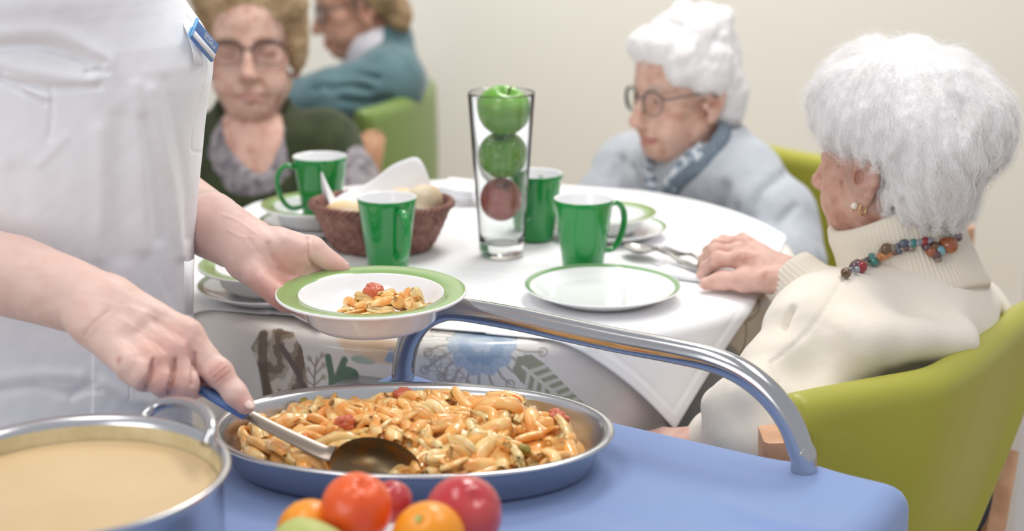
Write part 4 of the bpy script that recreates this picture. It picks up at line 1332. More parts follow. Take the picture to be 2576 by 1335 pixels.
# right hand on the table, wrist running into the cuff
def hand_table():
    W = PH(1998, 706, .8085)
    S = Sdf(np.minimum(PH(1740, 760, .76), PH(2100, 560, .78)) - np.array((.02, .10, .03)), np.array([0.46, 2.06, 0.88]), 0.0014)
    mcp = dict(i=PH(1866, 655, .823), m=PH(1856, 634, .827), r=PH(1858, 618, .823), p=PH(1868, 607, .813))
    for kx, ra in (('i', .0130), ('m', .0125), ('r', .0115), ('p', .0105)):
        S.cone(W, mcp[kx], .0215, ra, .012)
    S.cone(W, W + unit(ER4 - W) * .09, .0225, .026, .01)
    fin = dict(i=[mcp['i'], PH(1808, 652, .820), PH(1776, 673, .803), PH(1764, 690, .7935)],
               m=[mcp['m'], PH(1802, 632, .823), PH(1774, 652, .806), PH(1766, 670, .7940)],
               r=[mcp['r'], PH(1806, 617, .817), PH(1782, 632, .802), PH(1780, 645, .7935)],
               p=[mcp['p'], PH(1820, 607, .808), PH(1800, 617, .797), PH(1796, 627, .7930)])
    for kx, sc_ in (('i', 1.0), ('m', 1.02), ('r', .95), ('p', .85)):
        S.chain(fin[kx], [.0105 * sc_, .0094 * sc_, .0082 * sc_, .0070 * sc_], .004)
        S.ell(fin[kx][1], .0098 * sc_, None, .005)
    S.chain([PH(1945, 706, .812), PH(1872, 706, .804), PH(1815, 706, .799), PH(1774, 713, .7945)], [.0165, .0125, .0102, .0078], .010)
    for kx in 'imrp':      # tendons on the back of the hand
        S.cone(W * .45 + mcp[kx] * .55 + np.array((0, 0, .0125)), mcp[kx] + np.array((0, 0, .0085)), .0025, .003, .007)
    return S.mesh(1)
xv, xf = hand_table()
tc_ = np.tile(LC((226, 186, 172)), (len(xv), 1)) * (1 + 0.05 * vnoise(xv, 80, 3))[:, None]
g.add(xv, xf, 0, np.clip(tc_, 0, 1))
SL4, SR4 = P(2085, 842, 1.715), P(2408, 822, 1.895)
EL4, WL4 = P(1945, 1085, 1.62), P(1752, 1120, 1.72)
WR4 = PH(1998, 706, .8085); WR4 = WR4 + unit(ER4 - WR4) * .012
# left hand low under the table edge
S = Sdf(WL4 - .1, WL4 + .1, 0.0022)
S.cone(WL4 + np.array((.06, .0, .0)), WL4, .024, .021, .01)
for k in range(4):
    b = WL4 + np.array((-.035, .010 * k - .012, .004)); S.cone(WL4, b, .016, .010, .01)
    S.chain([b, b + np.array((-.030, .004, -.006)), b + np.array((-.048, .006, -.020))], [.0095, .0088, .007], .004)
S.chain([WL4, WL4 + np.array((-.02, -.022, .0)), WL4 + np.array((-.052, -.026, -.006))], [.014, .010, .008], .006)
xv, xf = S.mesh(1); g.add(xv, xf, 0, LC((220, 180, 166)))
# trunk under the clothes
S = Sdf(np.array((.18, 1.42, .36)), np.array((.82, 2.12, 1.02)), 0.006)
torso(S, SL4, SR4, N4, depth=0.085, sh=0.042, hump=0.04)
xv, xf = S.mesh(1); g.add(xv, xf, 0, LC((220, 180, 166)))
for x in (-.08, .08):
    pass
g.build('body', M['skin_old'], p4)
# sweater
S = Sdf(np.array((.14, 1.36, .36)), np.array((.84, 2.20, 1.04)), 0.0034)
r4, f4, u4, C4 = torso(S, SL4, SR4, N4, depth=0.108, sh=0.060, hump=0.046, k=0.05)
S.chain([SL4, SL4 * .4 + EL4 * .6 + np.array((-.005, -.006, 0.004)), EL4, WL4 + np.array((.03, 0, .0))], [.062, .058, .056, .044], 0.04)
S.chain([SR4, ER4, WR4 + (ER4 - WR4) * .12], [.058, .050, .040], 0.03)
# folds: sleeve head, elbow, back
S.cone(P(2000, 790, 1.665), P(1985, 850, 1.665), .020, .014, .03)
S.cone(P(1900, 985, 1.585), P(1800, 1010, 1.66), .020, .014, .03)
S.cone(P(1860, 1040, 1.555), P(1960, 1010, 1.545), .006, .004, .03, 'sub')
S.cone(P(2110, 880, 1.60), P(2190, 960, 1.585), .016, .010, .05, 'sub')
S.cone(P(2030, 930, 1.585), P(2090, 1000, 1.56), .013, .010, .04, 'sub')
S.cone(P(2180, 850, 1.625), P(2420, 860, 1.70), .018, .018, .05)
S.cone(P(2495, 800, 1.83), P(2512, 860, 1.80), .010, .010, .02, 'sub')
S.disp(lambda p: 0.0022 * vnoise(p, 16, 8) + 0.0008 * vnoise(p, 50, 9))
sv, sf = S.mesh(2)
sv = groove(sv, sf, [(2128, 688), (2085, 760), (2030, 835), (1975, 885), (1938, 912)], 0.0026, 3.2)
sv = groove(sv, sf, [(1938, 912), (1946, 930), (1966, 962)], 0.0016, 3)
sv = groove(sv, sf, [(1972, 822), (1984, 795), (1994, 776)], 0.010, 7)
g = G(); g.add(sv, sf)
# right cuff: ribbed band around the wrist
ax = unit(WR4 - ER4)
_t, _n, _b = frames(np.stack([WR4, WR4 + ax * .05]))
th = np.arange(150) / 150 * 2 * math.pi
rings = []
for d_, r_ in ((-.060, .044), (-.030, .0435), (-.004, .0395), (.014, .0370), (.024, .0355), (.0255, .0320), (.014, .0255)):
    rr = r_ + (0.0009 * np.sign(np.sin(th * 38)) if d_ > -.01 else 0)
    rings.append(WR4 + ax * d_ + (np.cos(th) * rr)[:, None] * _n[0] + (np.sin(th) * rr)[:, None] * _b[0])
g.add(np.concatenate(rings), grid_faces(7, 150, False, True)[:, ::-1])
g.build('sweater', M['cream_knit'], p4)
# turtleneck collar: ribbed, folded over
ct, cb = P(2252, 572, 1.812), P(2276, 662, 1.815)
axc = unit(ct - cb)
e1 = unit(AX_R - axc * (AX_R @ axc)); e2 = np.cross(axc, e1)
nseg = 720; th = np.arange(nseg) / nseg * 2 * math.pi
prof = [(-.010, .062), (.030, .064), (.046, .0675), (.050, .0715), (.048, .0770), (.036, .0790), (.018, .0775), (.004, .0780), (-.008, .0810), (-.020, .0855), (-.032, .0900), (-.037, .0885), (-.032, .082), (-.02, .074)]
H4 = np.linalg.norm(ct - cb)
rings = []
for i, (z_, r_) in enumerate(prof):
    wv_ = 0.0011 * (np.cos(th * 96) > 0.1) if 3 <= i <= 10 else 0
    tilt = 0.014 * np.cos(th - math.radians(25)) * (z_ + .01) / .05
    low_ = -0.006 * (1 + np.sin(th * 2 + 1.0)) * (z_ < -0.015)
    ctr = cb + axc * (z_ + H4 * 0.62 * max(min((z_ + .03) / .08, 1), 0))
    rr = r_ + wv_ + 0.0015 * np.sin(th * 3 + 1) * (i > 5)
    rings.append(ctr + axc * (tilt + low_)[:, None] + (np.cos(th) * rr)[:, None] * e1 + (np.sin(th) * rr * 0.93)[:, None] * e2)
g = G(); g.add(np.concatenate(rings), grid_faces(len(prof), nseg, False, True)[:, ::-1])
g.build('turtleneck_collar', M['cream_rib'], p4)
# hair
S = Sdf(h4.c + np.array((-.16, -.17, -.14)), h4.c + np.array((.20, .17, .18)), 0.0024)
h4.ell(S, (0, -.020, .046), (.079, .096, .080), k=.001)
h4.ell(S, (-.045, .030, .060), (.042, .056, .052), k=.03)
h4.ell(S, (.03, .045, .075), (.05, .05, .040), k=.03)
h4.ell(S, (-.072, -.010, .035), (.022, .045, .038), k=.02)
h4.ell(S, (-.050, -.075, .010), (.044, .050, .060), k=.03)
h4.ell(S, (.02, -.100, .030), (.050, .036, .055), k=.03)
h4.ell(S, (-.02, -.072, -.040), (.052, .036, .038), k=.025)
h4.ell(S, (-.050, -.050, -.035), (.022, .030, .040), k=.02)
h4.ell(S, (.02, -.060, -.055), (.042, .030, .026), k=.02)
for (u, v_, z_, r_) in ((2455, 272, 1.77, .026), (2488, 282, 1.765, .016), (2504, 288, 1.765, .009), (2430, 225, 1.78, .030), (2445, 340, 1.76, .024), (2390, 180, 1.79, .030), (2300, 142, 1.80, .026), (2190, 150, 1.83, .028), (2125, 185, 1.86, .026), (2112, 245, 1.87, .022), (2120, 300, 1.86, .014)):
    S.ell(P(u, v_, z_), r_, None, .022)
h4.ell(S, (0, .105, -.045), (.090, .060, .095), k=.012, op='sub')
h4.ell(S, (-.085, .004, -.026), (.030, .020, .034), k=.008, op='sub')
h4.ell(S, (-.075, .045, -.030), (.040, .040, .045), k=.012, op='sub')
h4.ell(S, (-.06, .01, -.09), (.05, .045, .06), k=.012, op='sub')
def hn4(p):
    q = h4.l(p)
    a = np.arctan2(q[:, 1] + .02, q[:, 0]); 
    return 0.0035 * vnoise(p, 32, 31) + 0.0025 * np.sin(a * 26 + 5 * vnoise(p, 20, 12)) * np.clip((.10 - q[:, 2]) / .08, 0, 1) + 0.0015 * vnoise(p, 90, 15)
S.disp(hn4)
hv, hf = S.mesh(1)
g = G(); g.add(hv, hf); hair4 = g.build('hair', M['hair_white'], p4)
crown4 = np.array((0.0, -.030, .125))
def flow4(p):
    q = h4.l(p)
    d = q - crown4; d[:, 2] -= 0.03
    d = d / (np.linalg.norm(d, axis=1, keepdims=True) + 1e-6)
    d += np.array((0, -.35, -.55)) * np.clip(1 - q[:, 2:3] / .10, 0, 1)
    d += 0.55 * np.stack([vnoise(q, 26, 3), vnoise(q, 26, 4), vnoise(q, 26, 5)], -1)
    d += np.array((0, .5, .15)) * np.clip((q[:, 1:2] - .02) / .05, 0, 1) * np.clip(q[:, 2:3] / .05, 0, 1)
    return d @ h4.R.T
strands('hair_strands', hv, hf, M['hair_white_strand'], hair4, 11500, .046, flow4, lift=.014, rad=.00015, curl=.30, steps=9, seed=3, fuzz=.40)
# earring
eb = h4.w((-.0795, .000, -.0535))
g = G(); t = np.linspace(0, 2 * math.pi, 30, endpoint=False)
er = np.stack([0.0050 * np.cos(t), 0 * t, 0.0062 * np.sin(t)], -1) @ rotz(.5).T + eb + np.array((.004, 0, -.003))
v, f = tube(er, .0010, 8, closed=True); g.add(v, f); ear = g.build('earring', M['gold'], p4)
g = G(); v, f = ball(h4.w((-.0800, .0065, -.0525)), .0042, 14, 18); g.add(v, f); g.build('pearl', M['pearl'], ear)
# bead necklace lying over the collar
bcol = [('bead_brown', (108, 78, 54)), ('bead_grey', (150, 152, 162)), ('bead_red', (150, 34, 40)), ('bead_teal', (52, 124, 116)), ('bead_amber', (196, 128, 74)), ('bead_rust', (158, 86, 48)), ('bead_slate', (78, 84, 100)), ('bead_plum', (98, 66, 70)), ('bead_sky', (120, 170, 180)), ('bead_smoke', (134, 122, 108))]
BM = {n_: mat(n_, c_, 0.12, coat=0.7, spec=0.6) for n_, c_ in bcol}
# front (camera side) of the collar: find the place on the collar or sweater surface under a pixel
surf = np.concatenate([np.concatenate(rings), sv])
su, sV, sz_ = proj(surf)
def on_surf(u, v_, out=0.004):
    d = np.hypot(su - u, sV - v_); near = np.where(d < 14)[0]
    if len(near) == 0: near = np.argsort(d)[:20]
    zf = sz_[near].min()
    return P(u, v_, zf - out)
neck = None
beads = [(2128, 686, .0075, 'bead_brown'), (2140, 680, .004, 'bead_grey'), (2148, 675, .0035, 'bead_slate'), (2155, 678, .005, 'bead_grey'), (2152, 668, .0085, 'bead_plum'), (2166, 670, .0095, 'bead_red'), (2160, 664, .0045, 'bead_grey'),
         (2172, 658, .0045, 'bead_slate'), (2178, 664, .0045, 'bead_smoke'), (2182, 654, .005, 'bead_plum'), (2190, 650, .0045, 'bead_slate'), (2193, 645, .0055, 'bead_teal'), (2198, 656, .007, 'bead_teal'), (2204, 648, .005, 'bead_grey'), (2214, 646, .0065, 'bead_amber'), (2224, 640, .0075, 'bead_amber'), (2236, 637, .0065, 'bead_amber'), (2216, 633, .0045, 'bead_smoke'),
         (2230, 626, .009, 'bead_brown'), (2246, 624, .0065, 'bead_smoke'), (2250, 634, .0055, 'bead_brown'), (2258, 620, .005, 'bead_slate'), (2260, 630, .0055, 'bead_slate'), (2268, 626, .0055, 'bead_smoke'), (2273, 613, .0075, 'bead_slate'), (2281, 624, .006, 'bead_plum'), (2288, 614, .0055, 'bead_grey'), (2297, 612, .006, 'bead_teal'), (2292, 625, .006, 'bead_smoke'),
         (2306, 626, .0095, 'bead_smoke'), (2308, 610, .005, 'bead_grey'), (2316, 608, .0045, 'bead_grey'), (2320, 624, .006, 'bead_plum'), (2326, 606, .0055, 'bead_red'), (2334, 606, .0045, 'bead_grey'), (2340, 604, .0045, 'bead_grey'), (2332, 622, .0075, 'bead_plum'), (2342, 632, .008, 'bead_rust'), (2352, 620, .0075, 'bead_brown'), (2352, 638, .008, 'bead_plum'), (2364, 630, .0085, 'bead_sky'), (2366, 644, .007, 'bead_teal'), (2358, 650, .006, 'bead_smoke'),
         (2350, 604, .006, 'bead_smoke'), (2360, 602, .006, 'bead_grey'), (2377, 594, .011, 'bead_brown'), (2386, 616, .0125, 'bead_rust'), (2372, 612, .006, 'bead_plum'), (2398, 582, .010, 'bead_plum'), (2404, 592, .0095, 'bead_plum'), (2396, 600, .006, 'bead_smoke')]
cord = [on_surf(u, v_, .003) for u, v_ in ((2120, 690), (2160, 668), (2200, 650), (2240, 630), (2290, 618), (2340, 612), (2380, 602), (2405, 585))]
# the string continues round the far side of the neck
fs = [ct + axc * (-.045 - .012 * math.sin(a)) + e1 * math.cos(a) * .083 + e2 * math.sin(a) * .083 for a in np.linspace(0.1, math.pi - 0.1, 8)]
sgn = 1 if (fs[3] - ct) @ AX_F > 0 else -1
if sgn < 0:
    fs = [ct + axc * (-.045) + e1 * math.cos(a) * .083 - e2 * math.sin(a) * .083 for a in np.linspace(0.1, math.pi - 0.1, 8)]
loop = cord + fs
g = G(); v, f = tube(catmull(loop, 6, True), .0009, 6, closed=True); g.add(v, f); neck = g.build('necklace', M['stem'], p4)
neck['label'] = 'colourful necklace of mixed beads'
proto = {}
for i, (u, v_, r_, mm) in enumerate(beads):
    if mm not in proto:
        vv, ff = ball((0, 0, 0), 1.0, 12, 16); g = G(); g.add(vv, ff); proto[mm] = g.mesh('bead', BM[mm])
    o = bpy.data.objects.new('bead', proto[mm]); COL.objects.link(o); o.parent = neck
    p = on_surf(u, v_, r_ * .45 * .8)
    o.location = p - ORG[neck.name]; k = r_ * .8
    o.scale = (k * random.uniform(1.0, 1.35), k, k * random.uniform(.85, 1.0)); o.rotation_euler = (random.uniform(-.4, .4), random.uniform(-.9, -.1), random.uniform(0, 3))
# ------------------------------------------------------------------ 2. woman in the pale grey cardigan (middle right)
a3 = math.radians(-28)
h3 = HS(P(1722, 222, 2.53), (-math.cos(a3), math.sin(a3)), pitch=5, sc=0.97)
N3 = P(1770, 425, 2.56)
p3 = person('white-haired woman with glasses in a pale grey cardigan, talking at the table', (N3[0] + .05, N3[1], 0.02))
S = Sdf(h3.c + np.array((-.15, -.15, -.32)), h3.c + np.array((.15, .15, .14)), 0.0024)
head(S, h3, eye_open=0.0042, mouth=0.0022, neck_to=N3 - np.array((0, 0, .05)), full=1.12)
hv, hf = S.mesh(1)
g = G(); g.add(hv, hf, 0, face_tint(hv, h3, (222, 184, 166), lips=(186, 118, 110), brow=(196, 182, 172), spots=25, seed=2))
SL3, SR3 = P(1852, 452, 2.52), P(1588, 440, 2.74)
S = Sdf(np.array((.06, 2.2, .30)), np.array((.66, 2.80, 1.00)), 0.006)
torso(S, SL3, SR3, N3, depth=0.085, sh=0.042, hump=0.03)
xv, xf = S.mesh(1); g.add(xv, xf, 0, LC((216, 172, 150)))
g.build('body', M['skin_old'], p3)
add_eyes(h3, p3, (0.1, 0, -.25))
glasses(h3, p3, M['frame_grey'], half=(.0245, .0200), round_=2.3, thick=(.0010, .0010), browline=.0006, dz=-.008)
# blouse and cardigan
def wedge(S, pts, rad, k=0.006):
    for a, b, ra, rb in zip(pts[:-1], pts[1:], rad[:-1], rad[1:]):
        S.cone(a, b, ra, rb, k, 'sub')
S = Sdf(np.array((.02, 2.08, .34)), np.array((.74, 2.86, 1.02)), 0.0045)
torso(S, SL3, SR3, N3, depth=0.108, sh=0.052, hump=0.05, bust=1.0, off=-0.006)
S.cone(N3 - np.array((0, 0, .03)), N3 + np.array((.004, .0, .035)), .066, .062, .03)
wedge(S, [N3 + np.array((0, 0, .08)), N3 + np.array((0, 0, .0))], [.056, .054])
wedge(S, [P(1672, 420, 2.36), P(1668, 500, 2.37)], [.026, .006])
xv, xf = S.mesh(1); g = G(); g.add(xv, xf); g.build('blouse', M['blouse'], p3)
EL3, WL3 = P(1978, 660, 2.42), P(1905, 668, 2.24)
S = Sdf(np.array((-.04, 2.02, .34)), np.array((.80, 2.92, 1.03)), 0.0045)
torso(S, SL3, SR3, N3, depth=0.112, sh=0.062, hump=0.055, bust=1.0, k=0.05)
S.chain([SL3, SL3 * .45 + EL3 * .55 + np.array((.02, 0, .01)), EL3, WL3], [.064, .060, .054, .044], .04)
ER3 = P(1500, 600, 2.66)
S.chain([SR3, SR3 * .45 + ER3 * .55 + np.array((-.012, 0, 0)), ER3], [.060, .056, .050], .04)
S.cone(N3 - np.array((0, 0, .03)), N3 + np.array((.010, .004, .030)), .074, .068, .03)
wedge(S, [N3 + np.array((0, 0, .08)), N3 + np.array((0, 0, .0))], [.060, .060])
wedge(S, [P(1690, 395, 2.34), P(1668, 470, 2.35), P(1650, 560, 2.37)], [.048, .036, .020], .012)
S.disp(lambda p: 0.0035 * vnoise(p, 14, 18) + .0012 * vnoise(p, 40, 19))
cv, cf = S.mesh(2)
for px, dp_, w_ in (([(1822, 470), (1808, 540), (1815, 610), (1830, 650)], .012, 14), ([(1850, 520), (1842, 580), (1850, 640)], .008, 9), ([(1985, 430), (1930, 470), (1895, 520), (1870, 590)], .010, 14), ([(1560, 400), (1545, 440), (1535, 500)], .010, 12), ([(1590, 420), (1600, 470), (1600, 520)], .006, 9), ([(2000, 520), (1960, 560), (1930, 610)], .006, 12)):
    cv = groove(cv, cf, px, dp_, w_)
g = G(); g.add(cv, cf); g.build('cardigan', M['grey_knit'], p3)
cu_, cv_, cz_ = proj(cv)
def on_card(u, v_, out, A=(cu_, cv_, cz_)):
    d = np.hypot(A[0] - u, A[1] - v_); near = np.where(d < 12)[0]
    if len(near) == 0: near = np.argsort(d)[:12]
    return P(u, v_, A[2][near].min() - out)
band = [(1828, 296), (1822, 330), (1795, 372), (1760, 412), (1722, 444), (1694, 470), (1672, 510), (1655, 560)]
pts = catmull([on_card(u, v_, .0015) for u, v_ in band], 8)
sec = np.array([(math.cos(t) * .35, math.sin(t)) for t in np.linspace(0, 2 * math.pi, 12, endpoint=False)])
g = G(); v, f = tube(pts, .0125, sec=sec, up0=AX_F); g.add(v, f); g.build('cardigan_trim', M['grey_trim'], p3)
colr = [(1806, 300), (1792, 338), (1764, 376), (1730, 408), (1700, 440), (1684, 470)]
pts = catmull([on_card(u, v_, .004) for u, v_ in colr], 8)
g = G(); v, f = tube(pts, np.linspace(.010, .015, len(pts)), sec=sec, up0=AX_F); g.add(v, f)
colr = [(1640, 392), (1632, 420), (1640, 460), (1652, 500)]
pts = catmull([on_card(u, v_, .002) for u, v_ in colr], 8)
v, f = tube(pts, np.linspace(.010, .012, len(pts)), sec=sec, up0=AX_F); g.add(v, f)
g.build('blouse_collar', M['blouse'], p3)
# hair: white and wavy
S = Sdf(h3.c + np.array((-.14, -.15, -.13)), h3.c + np.array((.16, .16, .17)), 0.0028)
h3.ell(S, (0, -.014, .050), (.080, .088, .083), k=.001)
h3.ell(S, (-.030, .052, .085), (.036, .034, .028), k=.02)
h3.ell(S, (.030, .052, .082), (.036, .034, .028), k=.02)
h3.ell(S, (-.066, .030, .050), (.022, .040, .036), k=.02)
h3.ell(S, (-.074, -.012, .030), (.020, .040, .034), k=.02)
h3.ell(S, (-.052, -.050, -.010), (.032, .036, .054), k=.02)
h3.ell(S, (-.046, -.056, -.050), (.022, .024, .030), k=.02)
h3.ell(S, (.060, .0, .03), (.03, .05, .05), k=.02)
h3.ell(S, (0, -.076, -.02), (.050, .026, .05), k=.02)
r = np.random.default_rng(33)
for i in range(46):
    a = r.uniform(0, 2 * math.pi); e = r.uniform(-.2, 1.4)
    q = np.array((.078 * math.cos(e) * math.cos(a), -.022 + .092 * math.cos(e) * math.sin(a), .052 + .078 * math.sin(e)))
    if (q[1] > .02 and q[2] < .06) or (q[1] < -.055 and q[2] < .10): continue
    h3.ell(S, q, r.uniform(.010, .016), k=.014)
h3.ell(S, (0, .112, -.030), (.075, .060, .085), k=.010, op='sub')
h3.ell(S, (-.085, .002, -.024), (.030, .022, .032), k=.008, op='sub')
h3.ell(S, (-.072, .050, -.030), (.040, .034, .050), k=.010, op='sub')
S.disp(lambda p: 0.004 * vnoise(p, 40, 41) + .002 * vnoise(p, 100, 42))
hv, hf = S.mesh(1); g = G(); g.add(hv, hf); hr = g.build('hair', M['hair_white'], p3)
def flow_of(h, crown=(0, -.03, .125), back=.3, down=.6, nz_=.8):
    def fl_(p):
        q = h.l(p); d = q - np.array(crown); d[:, 2] -= .03
        d = d / (np.linalg.norm(d, axis=1, keepdims=True) + 1e-6)
        d += np.array((0, -back, -down)) * np.clip(1 - q[:, 2:3] / .10, 0, 1)
        d += nz_ * np.stack([vnoise(q, 34, 3), vnoise(q, 34, 4), vnoise(q, 34, 5)], -1)
        return d @ h.R.T
    return fl_
strands('hair_strands', hv, hf, M['hair_white_strand'], hr, 3500, .040, flow_of(h3), lift=.009, rad=.00022, curl=.6, steps=8, seed=5)

# ------------------------------------------------------------------ 3. woman in the dark green cardigan (left)
h1 = HS(P(632, 120, 2.78), (0.10, -1.0), pitch=-5, roll=0, sc=1.10)
N1 = P(640, 372, 2.80)
p1 = person('blond-haired woman with brown glasses in a dark green cardigan, looking down', (N1[0], N1[1] + .05, 0.02))
S = Sdf(h1.c + np.array((-.14, -.16, -.34)), h1.c + np.array((.14, .15, .14)), 0.0026)
head(S, h1, eye_open=0.0, neck_to=N1 - np.array((0, 0, .05)), full=1.12)
h1.cone(S, (-.012, .045, -.100), (-.010, -.008, -.170), .006, .008, k=.012)
h1.cone(S, (.014, .045, -.100), (.012, -.008, -.170), .006, .008, k=.012)
hv, hf = S.mesh(1)
g = G(); g.add(hv, hf, 0, face_tint(hv, h1, (218, 182, 166), lips=(202, 156, 146), brow=(188, 158, 136), spots=12, seed=1))
SL1, SR1 = P(812, 372, 2.80), P(462, 372, 2.84)
S = Sdf(np.array((-.82, 2.35, .34)), np.array((-.12, 3.05, 1.02)), 0.004)
torso(S, SL1, SR1, N1, depth=0.100, sh=0.044, hump=0.02, bust=0.7)
S.cone(N1 - np.array((0, .02, .05)), N1 + np.array((0, -.01, .02)), .066, .058, .03)
xv, xf = S.mesh(2)
tc_ = np.tile(LC((220, 180, 164)), (len(xv), 1)) * (1 + .04 * vnoise(xv, 40, 6))[:, None]
g.add(xv, xf, 0, tc_); g.build('body', M['skin_old'], p1)
add_eyes(h1, p1)
glasses(h1, p1, M['frame_brown'], half=(.0255, .0185), round_=2.8, thick=(.0010, .0010), browline=.0026, dz=-.006)
S = Sdf(np.array((-.90, 2.30, .34)), np.array((-.06, 3.1, 1.02)), 0.0045)
torso(S, SL1, SR1, N1, depth=0.108, sh=0.052, hump=0.03, bust=0.8)
S.cone(N1 - np.array((0, .02, .05)), N1 + np.array((0, -.01, .02)), .074, .066, .03)
EL1, WL1 = P(905, 520, 2.76), P(800, 560, 2.62)
ER1, WR1 = P(400, 540, 2.80), P(520, 570, 2.62)
S.chain([SL1, SL1 * .5 + EL1 * .5 + np.array((.012, 0, 0)), EL1, WL1], [.054, .050, .046, .036], .03)
S.chain([SR1, ER1, WR1], [.054, .046, .036], .03)
wedge(S, [N1 + np.array((0, -.02, .12)), P(636, 320, 2.72), P(650, 390, 2.695), P(658, 448, 2.69)], [.075, .056, .042, .014], .006)
S.disp(lambda p: 0.002 * vnoise(p, 24, 51))
xv, xf = S.mesh(1); g = G(); g.add(xv, xf); g.build('blouse', M['grey_top'], p1)
S = Sdf(np.array((-.90, 2.28, .34)), np.array((-.06, 3.12, 1.05)), 0.0045)
torso(S, SL1, SR1, N1, depth=0.116, sh=0.064, hump=0.04, bust=0.8)
S.cone(SL1, SL1 * .62 + EL1 * .38, .064, .058, .03)
S.cone(SR1, SR1 * .62 + ER1 * .38, .064, .058, .03)
S.cone(N1 + np.array((0, .02, 0)), N1 + np.array((0, .02, .05)), .078, .076, .03)
wedge(S, [N1 + np.array((0, -.03, .12)), P(630, 300, 2.70), P(655, 410, 2.66), P(672, 520, 2.64), P(676, 620, 2.66)], [.080, .072, .060, .044, .036], .010)
S.disp(lambda p: 0.004 * vnoise(p, 16, 61))
xv, xf = S.mesh(2); g = G(); g.add(xv, xf); g.build('cardigan', M['vest_green'], p1)
S = Sdf(h1.c + np.array((-.15, -.16, -.10)), h1.c + np.array((.15, .16, .18)), 0.0030)
h1.ell(S, (0, -.020, .052), (.084, .094, .084), k=.001)
h1.ell(S, (-.060, .036, .075), (.036, .040, .038), k=.02)
h1.ell(S, (.050, .040, .085), (.040, .036, .030), k=.02)
h1.ell(S, (0, .045, .102), (.055, .034, .026), k=.02)
h1.ell(S, (-.077, .014, .015), (.019, .036, .056), k=.02)
h1.ell(S, (.076, .014, .012), (.019, .036, .058), k=.02)
h1.ell(S, (.01, .112, -.030), (.066, .062, .100), k=.012, op='sub')
S.disp(lambda p: 0.004 * vnoise(p * np.array((1, 1, .5)), 40, 71) + .002 * vnoise(p, 90, 72))
hv, hf = S.mesh(1); g = G(); g.add(hv, hf); hr = g.build('hair', M['hair_blond'], p1)
strands('hair_strands', hv, hf, M['hair_blond_strand'], hr, 2500, .045, flow_of(h1, (.02, -.02, .125), .1, .4, .4), lift=.006, rad=.00024, curl=.3, steps=8, seed=6)

# ------------------------------------------------------------------ 4. woman in the teal jumper at the table beyond (back left)
a2_ = math.radians(-14)
h2 = HS(P(896, 4, 3.38), (-math.cos(a2_), math.sin(a2_)), pitch=12, sc=1.0)
N2 = P(958, 152, 3.42)
p2 = person('woman in a teal jumper with a white collar, seated in profile behind the others', (N2[0] + .03, N2[1], 0.02))
S = Sdf(h2.c + np.array((-.15, -.14, -.30)), h2.c + np.array((.15, .14, .14)), 0.003)
head(S, h2, eye_open=0.003, neck_to=N2 - np.array((0, 0, .05)), full=1.1)
hv, hf = S.mesh(1)
g = G(); g.add(hv, hf, 0, face_tint(hv, h2, (206, 160, 138), spots=8, seed=9))
SL2, SR2 = P(980, 215, 3.32), P(935, 200, 3.60)
WL2 = P(640, 258, 3.28); EL2 = P(828, 252, 3.26)
S = Sdf(WL2 - .12, WL2 + .12, 0.004)
S.cone(WL2 + np.array((.05, 0, 0)), WL2, .024, .022, .01)
for k in range(4):
    b = WL2 + np.array((-.045, .011 * k - .016, -.004)); S.cone(WL2, b, .016, .010, .01)
    S.chain([b, b + np.array((-.03, .0, -.008)), b + np.array((-.05, 0, -.02))], [.0095, .0088, .007], .004)
S.chain([WL2, WL2 + np.array((-.02, -.024, 0)), WL2 + np.array((-.055, -.03, -.006))], [.014, .010, .008], .006)
xv, xf = S.mesh(1); g.add(xv, xf, 0, LC((212, 168, 148)))
S = Sdf(np.array((-.64, 2.95, .34)), np.array((.02, 3.80, 1.05)), 0.007)
torso(S, SL2, SR2, N2, depth=0.08, sh=0.042, hump=0.03)
xv, xf = S.mesh(1); g.add(xv, xf, 0, LC((212, 168, 148)))
g.build('body', M['skin_old'], p2)
add_eyes(h2, p2)
glasses(h2, p2, M['frame_grey'], half=(.0245, .0190), round_=2.4, thick=(.0014, .0014), browline=.0008, dz=-.008)
S = Sdf(np.array((-.80, 2.90, .34)), np.array((.06, 3.86, 1.10)), 0.005)
torso(S, SL2, SR2, N2, depth=0.112, sh=0.062, hump=0.05, bust=.8, k=.05)
S.chain([SL2, EL2, WL2 + np.array((.05, 0, 0))], [.066, .058, .044], .05)
S.chain([SR2, P(830, 245, 3.62), P(740, 245, 3.56)], [.062, .054, .042], .04)
S.cone(N2 - np.array((0, 0, .02)), N2 + np.array((.014, .006, .050)), .074, .058, .025)
wedge(S, [N2 + np.array((-.03, 0, .12)), N2 + np.array((-.012, -.004, .0))], [.066, .056])
S.disp(lambda p: 0.005 * vnoise(p, 13, 81))
xv, xf = S.mesh(2)
for px, dp_, w_ in (([(950, 195), (900, 180), (860, 182)], .014, 9), ([(930, 225), (880, 215), (830, 222)], .012, 9), ([(980, 250), (920, 258), (860, 250)], .010, 10), ([(820, 215), (790, 225)], .008, 8)):
    xv = groove(xv, xf, px, dp_, w_)
xv = xv; g = G(); g.add(xv, xf); g.build('jumper', M['teal_knit'], p2)
th = np.linspace(0, 2 * math.pi, 60, endpoint=False); rings = []
for z_, r_ in ((-.01, .050), (.040, .053), (.066, .057), (.062, .062), (.030, .068), (.0, .070)):
    rings.append(N2 + np.array((-.010 - .35 * z_, -.006, .006)) + np.stack([np.cos(th) * r_, np.sin(th) * r_, z_ + .012 * np.cos(th)], -1))
g = G(); g.add(np.concatenate(rings), grid_faces(6, 60, False, True)[:, ::-1]); g.build('blouse_collar', M['white_collar'], p2)
S = Sdf(h2.c + np.array((-.15, -.15, -.12)), h2.c + np.array((.16, .15, .16)), 0.0034)
h2.ell(S, (0, -.022, .050), (.080, .094, .082), k=.001)
